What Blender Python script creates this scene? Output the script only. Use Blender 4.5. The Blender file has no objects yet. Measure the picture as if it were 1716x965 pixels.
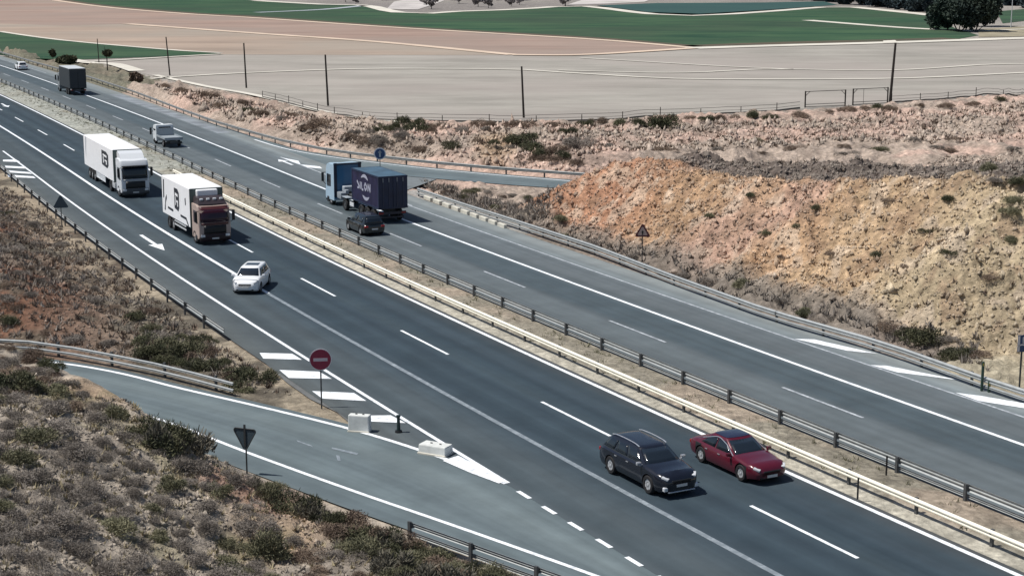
import bpy, bmesh, math, random
import numpy as np
from mathutils import Vector, Matrix, noise as mnoise

# ------------------------------------------------------------------ camera, sky, sun, exposure
scene = bpy.context.scene
COL = scene.collection
F_PX, PITCH, CAM_H = 2732.25, 0.203203, 21.2295
CX, CY = 858.0, 482.5
cam_d = bpy.data.cameras.new('camera'); cam = bpy.data.objects.new('camera', cam_d); COL.objects.link(cam)
cam.location = (0, 0, CAM_H); cam.rotation_euler = (math.pi/2 - PITCH, 0, 0)
cam_d.sensor_width = 36; cam_d.lens = F_PX/1716*36; cam_d.clip_start = 0.5; cam_d.clip_end = 20000
scene.camera = cam
SUN_EL = math.radians(62); SH = Vector((1.0, 0.10, 0)).normalized()      # shadows fall towards the right of the photo
world = bpy.data.worlds.new('World'); scene.world = world; world.use_nodes = True
wn = world.node_tree; wn.nodes.clear()
sky = wn.nodes.new('ShaderNodeTexSky'); sky.sky_type = 'NISHITA'; sky.sun_disc = False
sky.sun_elevation = SUN_EL; sky.sun_rotation = math.atan2(-SH.x, -SH.y); sky.altitude = 300; sky.dust_density = 1.5
bg = wn.nodes.new('ShaderNodeBackground'); bg.inputs['Strength'].default_value = 0.068
wo = wn.nodes.new('ShaderNodeOutputWorld')
wn.links.new(sky.outputs[0], bg.inputs[0]); wn.links.new(bg.outputs[0], wo.inputs[0])
sun_d = bpy.data.lights.new('sun', 'SUN'); sun = bpy.data.objects.new('sun', sun_d); COL.objects.link(sun)
sun_d.energy = 4.3; sun_d.angle = math.radians(0.5); sun_d.color = (1.0, 0.955, 0.89)
ld = Vector((SH.x*math.cos(SUN_EL), SH.y*math.cos(SUN_EL), -math.sin(SUN_EL)))
sun.rotation_euler = ld.to_track_quat('-Z', 'Y').to_euler(); sun.location = (-40, 60, 80)
scene.view_settings.view_transform = 'Standard'; scene.view_settings.look = 'None'
scene.view_settings.exposure = 0.12; scene.view_settings.gamma = 1
scene.render.engine = 'CYCLES'
scene.cycles.filter_width = 1.5
scene.render.resolution_x = 1024; scene.render.resolution_y = 575
R_ = random.Random(7)
RNG = np.random.default_rng(11)

# ------------------------------------------------------------------ geometry of the place
CC = np.array([1645.30953, 931.879089]); RR = 1853.28558; S0 = -4965.91509
def at(px, py, z=0.0):
    """ground position of a surveyed point (photo pixel) at height z"""
    x = (px-CX)/F_PX; y = (py-CY)/F_PX; c, s = math.cos(PITCH), math.sin(PITCH)
    t = (z-CAM_H)/(-s-c*y)
    return np.array([x*t, (c-s*y)*t])
def drift(s): return -4e-4*np.maximum(0, -55-s)**2
def su(x, y):
    gx = x-CC[0]; gy = y-CC[1]; r = np.hypot(gx, gy); th = np.arctan2(gy, gx)
    s = th*RR-S0
    return s, RR-r-drift(s)
def P(s, u):
    s = np.asarray(s, float); uu = u+drift(s); r = RR-uu; th = (s+S0)/RR
    return np.stack([CC[0]+r*np.cos(th), CC[1]+r*np.sin(th)], -1)
def heading(s, u, back=False):
    a, b = P(s-1, u), P(s+1, u); d = b-a
    if back: d = -d
    return math.atan2(d[1], d[0])

# numpy value noise
def _h(ix, iy, seed):
    n = (ix.astype(np.int64)*374761393 + iy.astype(np.int64)*668265263 + seed*1442695041) & 0xffffffff
    n = ((n ^ (n >> 13))*1274126177) & 0xffffffff
    n = (n ^ (n >> 16)) & 0xffffffff
    return n/4294967295.0
def vn(x, y, sc, seed=0):
    x = x/sc; y = y/sc; ix = np.floor(x); iy = np.floor(y); fx = x-ix; fy = y-iy
    fx = fx*fx*(3-2*fx); fy = fy*fy*(3-2*fy)
    a = _h(ix, iy, seed); b = _h(ix+1, iy, seed); c = _h(ix, iy+1, seed); d = _h(ix+1, iy+1, seed)
    return (a*(1-fx)+b*fx)*(1-fy)+(c*(1-fx)+d*fx)*fy
def fbm(x, y, sc, o=4, seed=0, g=.5):
    t = 0; a = 1; n = 0
    for i in range(o):
        cs, sn = math.cos(i*1.1), math.sin(i*1.1)
        t = t+a*vn(x*cs-y*sn, x*sn+y*cs, sc/2**i, seed+i*17); n += a; a *= g
    return t/n
def ss(a, b, x):
    t = np.clip((x-a)/(b-a), 0, 1); return t*t*(3-2*t)
def pdist(x, y, pl):
    """signed distance to polyline (positive on the left of its direction)"""
    best = np.full(np.shape(x), 1e9); sg = np.ones(np.shape(x))
    for (ax, ay), (bx, by) in zip(pl[:-1], pl[1:]):
        dx, dy = bx-ax, by-ay; L = dx*dx+dy*dy
        t = np.clip(((x-ax)*dx+(y-ay)*dy)/L, 0, 1)
        d = np.hypot(x-ax-t*dx, y-ay-t*dy); cr = dx*(y-ay)-dy*(x-ax)
        m = d < best-1e-9
        best = np.where(m, d, best); sg = np.where(m, np.sign(cr), sg)
    return best*np.where(sg == 0, 1, sg)
def smooth_pl(pts, n=6):
    pts = [np.array(p, float) for p in pts]; out = []
    for i in range(len(pts)-1):
        p0 = pts[max(i-1, 0)]; p1 = pts[i]; p2 = pts[i+1]; p3 = pts[min(i+2, len(pts)-1)]
        for k in range(n):
            t = k/n
            out.append(.5*((2*p1)+(-p0+p2)*t+(2*p0-5*p1+4*p2-p3)*t*t+(-p0+3*p1-3*p2+p3)*t**3))
    out.append(pts[-1]); return out

# slip road on the left (white lines), and its extension behind the slope
rA_top = [(-60, 92), (-48, 90.5), (-38, 88.3), (-30.5, 86), (-24, 83.5)] + [tuple(at(*p)) for p in [(200,625),(300,650),(430,680),(600,722),(750,770),(848,810)]]
rA_bot = [(-58, 86.6), (-46.5, 85.2), (-36.5, 83), (-29, 80.6), (-22.5, 77.6), (-16.4, 72.9)] + [tuple(at(*p)) for p in [(420,760),(600,825),(760,880),(1000,965),(1120,1012),(1300,1090)]]
rA_top = smooth_pl(rA_top); rA_bot = smooth_pl(rA_bot)
# slip road on the right, passing behind the earth mound
rB_far = smooth_pl([tuple(at(*p)) for p in [(300,193),(420,232),(481,250),(540,261),(599,269),(720,283),(840,294),(963,304)]] + [(14.5, 147.5), (30, 141), (55, 134)])
rB_near = smooth_pl([tuple(at(*p)) for p in [(300,200),(400,245),(470,265),(536,279),(640,290),(732,298),(850,308),(963,316)]] + [(15.5, 142.2), (29, 136.2), (53, 129)])
cA = [((a[0]+b[0])/2, (a[1]+b[1])/2) for a, b in zip(rA_top[::4], rA_bot[::max(1, len(rA_bot)*4//len(rA_top))])]
FENCE = [tuple(at(*p)) for p in [(100,100),(185,110),(260,131),(351,150),(430,162),(555,193),(640,203),(760,206),(875,206),(1000,203),(1110,196),(1290,189),(1480,175),(1716,157),(1900,146)]]

def height(x, y, detail=True):
    x = np.asarray(x, float); y = np.asarray(y, float)
    s, u = su(x, y)
    e_l = -9.55-u; e_r = u-(20.9+1.2*ss(10, -10, s)); d_out = np.maximum(np.maximum(e_l, e_r), 0)
    dt = pdist(x, y, rA_top[::3]); db = pdist(x, y, rA_bot[::3])
    inA = (dt < 0) & (db > 0) & (x < 12)
    dAt = np.where(inA, 0, np.where(dt > 0, dt, 99)); dAb = np.where(inA, 0, np.where(db < 0, -db, 99))
    df = pdist(x, y, rB_far[::3]); dn = pdist(x, y, rB_near[::3])
    inB = (df < 0) & (dn > 0)
    dB = np.where(inB, 0, np.minimum(abs(df), abs(dn)))
    dA = np.where(inA, 0, np.minimum(abs(dt), abs(db)))
    far = y > 1200
    dr = np.where(far, 99, np.minimum(np.minimum(d_out, np.maximum(dA-.7, 0)), np.maximum(dB-.8, 0)))
    flat = ss(0.2, 1.6, dr)
    fd = pdist(x, y, FENCE)                       # positive beyond the fence
    field = ss(-1.0, 0.8, fd)*(u > 21)
    left = u < -9.55
    hill = left & (db < 0) & (x < 14)
    berm = left & ~hill & ~inA
    A = 0.5+3.1*ss(-7, -19, x)-.35*ss(-22, -27, x)
    t = np.maximum(-db-1.0, 0)
    h_hill = A*ss(0.2, 5.0, t)+0.075*np.minimum(t, 60)*A/4+ .25*ss(-30, -60, x)
    tb = np.maximum(dt-.8, 0)
    h_berm = 2.5*ss(.6, 6.5, tb)*ss(.5, 13, d_out)
    # mound
    uf = 23.6+5.0*ss(27, 40, s)+1.2*(vn(s, s*0, 5.0, 5)-.5)
    top = np.clip(5.5+.13*(s-8), 4.8, 8.3)+.5*(fbm(x, y, 7, 2, 3)-.5)
    sl = .66+.10*(fbm(x, y, 9, 2, 21)-.5)
    m = np.minimum(np.minimum(sl*(u-uf), .60*(s+20.5)), np.minimum(top, .85*(np.abs(dn)-1.2)))
    gully = ss(43, 47, s-.15*(u-30))*ss(51, 47, s-.15*(u-30))
    m = m-2.2*gully*ss(28, 33, u)
    mm = np.where((u > 21.5) & (s < 120) & (dn < 0) & (s > -21), np.maximum(m, 0), 0)
    h_bank = (1.5*ss(1.0, 7, np.where(u > 21, np.maximum(dB-.5, 0), 0))*ss(-3, -16, fd))*(u > 21.5)*(df > 0)
    H = np.where(hill, h_hill, np.where(berm, h_berm, np.where(mm > 0.02, mm, h_bank)))
    if detail:
        n1 = fbm(x, y, 4.5, 4, 40)-.5; n2 = fbm(x, y, 1.1, 3, 80)-.5
        rid = 1-np.abs(2*fbm(x, y, 2.4, 3, 120)-1)
        amp = np.where(hill, .75, np.where(berm, .7, np.where(mm > .3, .85, np.where(u > 21.5, 1.7, .2))))
        am2 = np.where(hill, .28, np.where(berm, .32, np.where(mm > .3, .62, .62)))
        n3 = fbm(x, y, .55, 2, 300)-.5; vk = fbm(x*.5+y*.9, x*1.2-y*.25, .9, 2, 333)-.5
        H = H+np.where((mm > .3) | ((u > 21.5) & (fd < -1)), .42*n3+.30*vk, .16*n3)*flat*(1-field)
        H = H+(amp*n1+am2*n2+(rid-.75)*np.where(mm > .3, .75, .28))*flat*(1-field)
        gul = 1-np.abs(2*vn(s+1.2*vn(x, y, 3, 9), u*.22, 1.7, 71)-1); gul2 = 1-np.abs(2*vn(s+.6*vn(x, y, 1.5, 19), u*.3, .75, 91)-1)
        H = H-(.50*gul**4+.22*gul2**4)*np.where(mm > .5, 1, np.where((u > 21.5) & (mm <= .02), .45, 0))*ss(.5, 2.0, np.maximum(mm, h_bank))*flat*(1-field)
    H = H*flat*(1-field)
    H = np.where((y > 450) | (y < -10), 0, H)
    return -0.07+H+.07*field*flat

def offroad(x, y):
    s, u = su(x, y); ok = (u < -10.3) | (u > 22.6)
    dt = pdist(x, y, rA_top[::3]); db = pdist(x, y, rA_bot[::3]); ok &= ~((dt < 1.3) & (db > -1.9) & (x < 12))
    df = pdist(x, y, rB_far[::3]); dn = pdist(x, y, rB_near[::3]); ok &= ~((df < 1.6) & (dn > -1.0))
    gs, gu = zip(*[su(*at(*p)) for p in [(412, 578), (440, 604), (480, 640), (520, 668), (565, 690), (590, 712)]])
    ok &= ~((u > np.interp(s, gs, gu)-.25) & (s > gs[0]) & (u < 0) & (dt > 0))
    return ok
def hz(x, y): return float(height(np.array([x]), np.array([y]))[0])

# ------------------------------------------------------------------ materials
MATS = {}
def mat(name, col, rough=.6, metal=0, noise=0, nscale=8, bump=0, coat=0, spec=.5, alpha=None, emit=None):
    if name in MATS: return MATS[name]
    m = bpy.data.materials.new(name); m.use_nodes = True; nt = m.node_tree; b = nt.nodes['Principled BSDF']
    b.inputs['Base Color'].default_value = (*col, 1); b.inputs['Roughness'].default_value = rough
    b.inputs['Metallic'].default_value = metal; b.inputs['Specular IOR Level'].default_value = spec
    b.inputs['Coat Weight'].default_value = coat; b.inputs['Coat Roughness'].default_value = .06
    tc = nt.nodes.new('ShaderNodeTexCoord')
    nz = nt.nodes.new('ShaderNodeTexNoise'); nz.inputs['Scale'].default_value = nscale; nz.inputs['Detail'].default_value = 6
    nt.links.new(tc.outputs['Object'], nz.inputs['Vector'])
    if noise:
        mr = nt.nodes.new('ShaderNodeMapRange'); mr.inputs[1].default_value = .3; mr.inputs[2].default_value = .7
        mr.inputs[3].default_value = 1-noise; mr.inputs[4].default_value = 1+noise
        mx = nt.nodes.new('ShaderNodeVectorMath'); mx.operation = 'SCALE'; mx.inputs[0].default_value = col
        nt.links.new(nz.outputs['Fac'], mr.inputs[0]); nt.links.new(mr.outputs[0], mx.inputs['Scale'])
        nt.links.new(mx.outputs[0], b.inputs['Base Color'])
    if bump:
        bp = nt.nodes.new('ShaderNodeBump'); bp.inputs['Strength'].default_value = bump; bp.inputs['Distance'].default_value = .05
        nt.links.new(nz.outputs['Fac'], bp.inputs['Height']); nt.links.new(bp.outputs[0], b.inputs['Normal'])
    MATS[name] = m; return m

def ground_mat():
    m = bpy.data.materials.new('soil_and_rock'); m.use_nodes = True; nt = m.node_tree; b = nt.nodes['Principled BSDF']
    b.inputs['Roughness'].default_value = .95; b.inputs['Specular IOR Level'].default_value = .15
    at_ = nt.nodes.new('ShaderNodeAttribute'); at_.attribute_name = 'soil'
    g = nt.nodes.new('ShaderNodeNewGeometry')
    def nz(sc, de=6, ro=.6):
        n = nt.nodes.new('ShaderNodeTexNoise'); n.inputs['Scale'].default_value = sc; n.inputs['Detail'].default_value = de
        n.inputs['Roughness'].default_value = ro; nt.links.new(g.outputs['Position'], n.inputs['Vector']); return n
    def mr(src, a, b_, c, d):
        r = nt.nodes.new('ShaderNodeMapRange'); 
        for i, v in enumerate((a, b_, c, d)): r.inputs[i+1].default_value = v
        nt.links.new(src, r.inputs[0]); return r.outputs[0]
    def mul(a, b_):
        x = nt.nodes.new('ShaderNodeMath'); x.operation = 'MULTIPLY'; nt.links.new(a, x.inputs[0]); nt.links.new(b_, x.inputs[1]); return x.outputs[0]
    n1 = nz(.9); n2 = nz(3.2, 8, .7); n3 = nz(.22, 3)
    v = nt.nodes.new('ShaderNodeTexVoronoi'); v.inputs['Scale'].default_value = 2.3; nt.links.new(g.outputs['Position'], v.inputs['Vector'])
    f = mul(mul(mr(n1.outputs['Fac'], .3, .7, .74, 1.26), mr(n2.outputs['Fac'], .3, .7, .72, 1.3)), mr(n3.outputs['Fac'], .3, .7, .88, 1.12))
    f = mul(f, mr(v.outputs['Distance'], 0, .6, 1.15, .82))
    sc = nt.nodes.new('ShaderNodeVectorMath'); sc.operation = 'SCALE'
    nt.links.new(at_.outputs['Color'], sc.inputs[0]); nt.links.new(f, sc.inputs['Scale'])
    nt.links.new(sc.outputs[0], b.inputs['Base Color'])
    bp = nt.nodes.new('ShaderNodeBump'); bp.inputs['Strength'].default_value = .9; bp.inputs['Distance'].default_value = .27
    v2 = nt.nodes.new('ShaderNodeTexVoronoi'); v2.inputs['Scale'].default_value = 1.6; nt.links.new(g.outputs['Position'], v2.inputs['Vector'])
    hh = nt.nodes.new('ShaderNodeMath'); hh.operation = 'MULTIPLY_ADD'; hh.inputs[1].default_value = -.55
    nt.links.new(v2.outputs['Distance'], hh.inputs[0]); nt.links.new(n2.outputs['Fac'], hh.inputs[2])
    nt.links.new(hh.outputs[0], bp.inputs['Height']); nt.links.new(bp.outputs[0], b.inputs['Normal'])
    return m

def road_mat(name, ramp, streak=.14, rough=.8, blotch=.15):
    """ramp: list of (u', colour) - UV.y holds u' / 40 + .5, UV.x holds s in metres"""
    m = bpy.data.materials.new(name); m.use_nodes = True; nt = m.node_tree; b = nt.nodes['Principled BSDF']
    b.inputs['Roughness'].default_value = rough; b.inputs['Specular IOR Level'].default_value = .25
    uv = nt.nodes.new('ShaderNodeUVMap'); sp = nt.nodes.new('ShaderNodeSeparateXYZ'); nt.links.new(uv.outputs[0], sp.inputs[0])
    wob = nt.nodes.new('ShaderNodeTexNoise'); wob.inputs['Scale'].default_value = .15
    g = nt.nodes.new('ShaderNodeNewGeometry'); nt.links.new(g.outputs['Position'], wob.inputs['Vector'])
    ad = nt.nodes.new('ShaderNodeMath'); ad.operation = 'MULTIPLY_ADD'; ad.inputs[1].default_value = .012; nt.links.new(wob.outputs['Fac'], ad.inputs[0])
    sb = nt.nodes.new('ShaderNodeMath'); sb.operation = 'SUBTRACT'; sb.inputs[1].default_value = .006
    nt.links.new(sp.outputs['Y'], ad.inputs[2]); nt.links.new(ad.outputs[0], sb.inputs[0])
    cr = nt.nodes.new('ShaderNodeValToRGB'); cr.color_ramp.interpolation = 'LINEAR'
    while len(cr.color_ramp.elements) > 1: cr.color_ramp.elements.remove(cr.color_ramp.elements[-1])
    for i, (p, c) in enumerate(ramp):
        if i == 0: e = cr.color_ramp.elements[0]; e.position = p/40+.5
        else: e = cr.color_ramp.elements.new(p/40+.5)
        e.color = (*c, 1)
    nt.links.new(sb.outputs[0], cr.inputs[0])
    mp = nt.nodes.new('ShaderNodeMapping'); mp.inputs['Scale'].default_value = (.012, 44, 1)
    nt.links.new(uv.outputs[0], mp.inputs[0])
    st = nt.nodes.new('ShaderNodeTexNoise'); st.inputs['Scale'].default_value = 1; st.inputs['Detail'].default_value = 3
    nt.links.new(mp.outputs[0], st.inputs['Vector'])
    gr = nt.nodes.new('ShaderNodeTexNoise'); gr.inputs['Scale'].default_value = .35; gr.inputs['Detail'].default_value = 8; gr.inputs['Roughness'].default_value = .65
    nt.links.new(g.outputs['Position'], gr.inputs['Vector'])
    def mr(src, lo, hi):
        r = nt.nodes.new('ShaderNodeMapRange')
        for i, v in enumerate((.3, .7, lo, hi)): r.inputs[i+1].default_value = v
        nt.links.new(src, r.inputs[0]); return r.outputs[0]
    x = nt.nodes.new('ShaderNodeMath'); x.operation = 'MULTIPLY'
    nt.links.new(mr(st.outputs['Fac'], 1-streak, 1+streak), x.inputs[0]); nt.links.new(mr(gr.outputs['Fac'], 1-blotch, 1+blotch), x.inputs[1])
    sc = nt.nodes.new('ShaderNodeVectorMath'); sc.operation = 'SCALE'
    nt.links.new(cr.outputs[0], sc.inputs[0]); nt.links.new(x.outputs[0], sc.inputs['Scale']); nt.links.new(sc.outputs[0], b.inputs['Base Color'])
    fine = nt.nodes.new('ShaderNodeTexNoise'); fine.inputs['Scale'].default_value = 40; nt.links.new(g.outputs['Position'], fine.inputs['Vector'])
    bp = nt.nodes.new('ShaderNodeBump'); bp.inputs['Strength'].default_value = .25; bp.inputs['Distance'].default_value = .01
    nt.links.new(fine.outputs['Fac'], bp.inputs['Height']); nt.links.new(bp.outputs[0], b.inputs['Normal'])
    return m

def paint_mat(name, col, wear=.3, under=(.05, .07, .09)):
    m = bpy.data.materials.new(name); m.use_nodes = True; nt = m.node_tree; b = nt.nodes['Principled BSDF']
    b.inputs['Roughness'].default_value = .7
    g = nt.nodes.new('ShaderNodeNewGeometry'); n = nt.nodes.new('ShaderNodeTexNoise'); n.inputs['Scale'].default_value = 2.2; n.inputs['Detail'].default_value = 8; n.inputs['Roughness'].default_value = .75
    nt.links.new(g.outputs['Position'], n.inputs['Vector'])
    cr = nt.nodes.new('ShaderNodeValToRGB'); cr.color_ramp.elements[0].position = wear-.02; cr.color_ramp.elements[1].position = wear+.22
    cr.color_ramp.elements[0].color = (*[a*.6+b_*.4 for a, b_ in zip(under, col)], 1); cr.color_ramp.elements[1].color = (*col, 1)
    nt.links.new(n.outputs['Fac'], cr.inputs[0]); nt.links.new(cr.outputs[0], b.inputs['Base Color'])
    return m

# ------------------------------------------------------------------ object helpers
def tag(o, label=None, cat=None, group=None, kind=None):
    if label: o['label'] = label
    if cat: o['category'] = cat
    if group: o['group'] = group
    if kind: o['kind'] = kind
    return o
def link(o, parent=None):
    COL.objects.link(o)
    if parent: o.parent = parent
    return o
def empty(name, loc=(0, 0, 0), rz=0, label=None, cat=None, group=None):
    o = bpy.data.objects.new(name, None); link(o); o.location = loc; o.rotation_euler = (0, 0, rz); o.empty_display_size = .3
    return tag(o, label, cat, group)
def from_np(name, V, Fq, m, parent=None, smooth=False, uvs=None):
    me = bpy.data.meshes.new(name); V = np.asarray(V, np.float32); Fq = np.asarray(Fq, np.int32); k = Fq.shape[1]
    me.vertices.add(len(V)); me.vertices.foreach_set('co', V.ravel())
    me.loops.add(Fq.size); me.loops.foreach_set('vertex_index', Fq.ravel())
    me.polygons.add(len(Fq)); me.polygons.foreach_set('loop_start', np.arange(0, Fq.size, k, dtype=np.int32))
    if smooth: me.polygons.foreach_set('use_smooth', np.ones(len(Fq), bool))
    if uvs is not None:
        l = me.uv_layers.new(name='UVMap'); l.data.foreach_set('uv', np.asarray(uvs, np.float32)[Fq.ravel()].ravel())
    me.update(calc_edges=True); me.validate()
    if m: me.materials.append(m)
    return link(bpy.data.objects.new(name, me), parent)
class MB:
    """collects shapes of one part"""
    def __init__(s): s.bm = bmesh.new()
    def add(s, vs, fs):
        v = [s.bm.verts.new(p) for p in vs]
        out = []
        for f in fs:
            try: out.append(s.bm.faces.new([v[i] for i in f]))
            except ValueError: pass
        return v, out
    def box(s, c, d, bev=0, rz=0, taper=None, seg=1):
        x, y, z = d[0]/2, d[1]/2, d[2]/2; tx, ty = taper or (1, 1)
        vs = [Vector((sx*x*(tx if sz > 0 else 1), sy*y*(ty if sz > 0 else 1), sz*z)) for sz in (-1, 1) for sy in (-1, 1) for sx in (-1, 1)]
        if rz: vs = [Matrix.Rotation(rz, 3, 'Z') @ v for v in vs]
        vs = [v+Vector(c) for v in vs]
        v, f = s.add(vs, [(0, 2, 3, 1), (4, 5, 7, 6), (0, 1, 5, 4), (2, 6, 7, 3), (0, 4, 6, 2), (1, 3, 7, 5)])
        if bev:
            es = list({e for ff in f for e in ff.edges})
            bmesh.ops.bevel(s.bm, geom=es, offset=bev, segments=seg, affect='EDGES', profile=.6)
        return s
    def tube(s, p0, p1, r0, r1=None, n=8, cap=True):
        p0, p1 = Vector(p0), Vector(p1); r1 = r0 if r1 is None else r1
        d = (p1-p0).normalized(); a = d.orthogonal().normalized(); b = d.cross(a)
        vs = [p+(a*math.cos(2*math.pi*i/n)+b*math.sin(2*math.pi*i/n))*r for p, r in ((p0, r0), (p1, r1)) for i in range(n)]
        fs = [(i, (i+1) % n, n+(i+1) % n, n+i) for i in range(n)]
        if cap: fs += [tuple(range(n))[::-1], tuple(range(n, 2*n))]
        s.add(vs, fs); return s
    def path(s, pts, r, n=6):
        for a, b in zip(pts[:-1], pts[1:]): s.tube(a, b, r, n=n)
        return s
    def prism(s, pts2, y0, y1, plane='xz'):
        n = len(pts2)
        f = {'xz': lambda p, y: (p[0], y, p[1]), 'yz': lambda p, y: (y, p[0], p[1]), 'xy': lambda p, y: (p[0], p[1], y)}[plane]
        s.add([f(p, y) for y in (y0, y1) for p in pts2],
              [tuple(range(n))[::-1], tuple(range(n, 2*n))]+[(i, (i+1) % n, n+(i+1) % n, n+i) for i in range(n)])
        return s
    def loft(s, rings, cap=True, closed=True):
        n = len(rings[0]); vs = [p for r in rings for p in r]; fs = []
        for k in range(len(rings)-1):
            for i in range(n if closed else n-1):
                fs.append((k*n+i, k*n+(i+1) % n, (k+1)*n+(i+1) % n, (k+1)*n+i))
        if cap: fs += [tuple(range(n))[::-1], tuple(range((len(rings)-1)*n, len(rings)*n))]
        return s.add(vs, fs)
    def build(s, name, m, parent=None, smooth=False, loc=None, fix=True):
        if fix: bmesh.ops.recalc_face_normals(s.bm, faces=s.bm.faces)
        me = bpy.data.meshes.new(name); s.bm.to_mesh(me); s.bm.free()
        for mm in (m if isinstance(m, (list, tuple)) else [m]): me.materials.append(mm)
        if smooth:
            for p in me.polygons: p.use_smooth = True
            try: me.set_sharp_from_angle(angle=math.radians(smooth if smooth > 1 else 40))
            except Exception: pass
        o = link(bpy.data.objects.new(name, me), parent)
        if loc is not None: o.location = loc
        return o
def copy_tree(o, parent=None):
    c = o.copy(); COL.objects.link(c)
    if parent: c.parent = parent
    for ch in list(o.children): copy_tree(ch, c)
    return c

# ------------------------------------------------------------------ ground sheet
def soil_colour(x, y):
    # soil colours of the place
    s, u = su(x, y)
    n = fbm(x, y, 9, 3, 200); n2 = fbm(x, y, 3, 3, 230); n3 = fbm(x, y, 1.3, 3, 260)
    def c(*a): return np.array(a)
    def mixc(C, col, w): return C*(1-w[:, None])+col*w[:, None]
    C = np.tile(c(.30, .25, .20), (len(x), 1))
    db = pdist(x, y, rA_bot[::3]); left = u < -9.55
    hill = left & (db < 0)
    # hillside in front
    C = np.where(hill[:, None], c(.46, .40, .33), C)
    C = mixc(C, c(.46, .34, .235), hill*ss(.55, .66, n)*.9)
    C = mixc(C, c(.30, .27, .15), hill*ss(.56, .7, n2)*.55)
    C = mixc(C, c(.27, .235, .20), hill*ss(.46, .36, n2)*.6)
    C = mixc(C, c(.42, .24, .19), hill*ss(-7, -9, x)*ss(-13, -11, x)*ss(57, 59, y)*ss(64, 61, y)*.6)
    # bank between motorway and slip road
    berm = left & ~hill
    C = np.where(berm[:, None], c(.235, .185, .145), C)
    C = mixc(C, c(.22, .105, .065), berm*ss(-20, -30, x)*ss(.42, .58, n)*.85)
    C = mixc(C, c(.13, .12, .095), berm*ss(.54, .44, n2)*.75)
    C = mixc(C, c(.42, .36, .27), berm*ss(-16, -10.8, u)*ss(.40, .55, n2+.05)*.85)
    # right hand side
    rt = u > 21
    C = np.where(rt[:, None], c(.46, .375, .31), C)
    C = mixc(C, c(.58, .42, .345), rt*ss(.45, .6, n)*.9)
    C = mixc(C, c(.26, .21, .175), rt*ss(.48, .38, n2)*.55)
    dn = pdist(x, y, rB_near[::3])
    rise = np.minimum(.66*(u-23.6), .60*(s+20.5)); md = rt & (dn < 0) & (s > -21) & (s < 100)
    mdw = md*ss(0, 1.5, rise)
    sy = s+2.5*(n-.5)*4
    oc = mixc(np.tile(c(.52, .31, .21), (len(x), 1)), c(.56, .40, .265), ss(-9, 4, sy+.9*(u-28)))
    oc = mixc(oc, c(.58, .42, .355), ss(6, 10, sy-.2*(u-30))*ss(15, 11, sy-.2*(u-30))*.8)
    oc = mixc(oc, c(.58, .45, .305), ss(14, 18, sy))
    oc = mixc(oc, c(.55, .48, .345), ss(21, 30, sy))
    oc = mixc(oc, c(.55, .50, .385), ss(32, 42, sy))
    oc = mixc(oc, c(.33, .32, .24), ss(41, 46, sy)*.7)
    oc = oc*np.array([.93, .86, .80])*(.82+.3*fbm(x, y, 6, 3, 270))[:, None]
    oc = mixc(oc, c(.33, .22, .15), ss(.58, .72, n3)*.5)
    oc = mixc(oc, c(.68, .56, .44), ss(.44, .32, n3)*.5)
    C = C*(1-mdw[:, None])+oc*mdw[:, None]
    # vegetated, darker earth at the foot and on top of the mound
    C = mixc(C, c(.22, .195, .165), md*ss(1.5, .3, rise)*.8)
    C = mixc(C, c(.145, .125, .115), md*ss(34.2, 35.4, u-.02*s+.8*(n2-.5))*.92)
    C = mixc(C, c(.47, .42, .31), md*ss(35, 38, s)*ss(29.5, 27, u)*.9)
    C = mixc(C, c(.40, .40, .38), rt*ss(20.9, 21.3, u)*ss(23.2, 22.4, u)*(s < -10)*(s > -36)*.8)
    # pale verge along the right motorway guard rail
    C = mixc(C, c(.46, .33, .22), rt*ss(3.2, 1.2, np.hypot(x+1.6, (y-171)*.25))*.9)
    # near fields and far plain
    fd = pdist(x, y, FENCE)
    C = mixc(C, c(.36, .335, .30), ((fd > 0) & rt)*1.0)
    C = mixc(C, c(.23, .21, .20), ((y > 520))*ss(.35, .6, fbm(x, y, 40, 3, 300))*.8)
    C = mixc(C, c(.10, .12, .08), ((x < -60) & (y > 240) & (fd < 0) & (u > 21))*.7)
    return C
def build_ground():
    yaw = np.concatenate([np.radians(np.arange(-180, -24, 4.0)), np.radians(np.linspace(-21.0, 21.0, 960)), np.radians(np.arange(24, 181, 4.0))])
    d = [0.01, 6, 12, 18, 24, 28, 31]
    v = 33.0
    while v < 235:
        d.append(v); v += .0030*v if v < 85 else (.0019*v if v < 140 else .0034*v)
    while v < 500: d.append(v); v += .012*v
    while v < 9000: d.append(v); v *= 1.16
    d = np.array(d)
    A, D = np.meshgrid(yaw, d); X = D*np.sin(A); Y = D*np.cos(A)
    Z = height(X, Y)
    V = np.stack([X, Y, Z], -1).reshape(-1, 3); nr, nc = X.shape
    i = np.arange(nr-1)[:, None]*nc+np.arange(nc-1)[None, :]
    Fq = np.stack([i, i+1, i+nc+1, i+nc], -1).reshape(-1, 4)[:, ::-1]
    o = from_np('ground', V, Fq, soil_m, smooth=True); tag(o, kind='structure')
    C = soil_colour(V[:, 0].astype(float), V[:, 1].astype(float))
    ca = o.data.color_attributes.new('soil', 'FLOAT_COLOR', 'POINT')
    ca.data.foreach_set('color', np.concatenate([C, np.ones((len(C), 1))], 1).astype(np.float32).ravel())
    return o
soil_m = ground_mat()
ground = build_ground()

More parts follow.
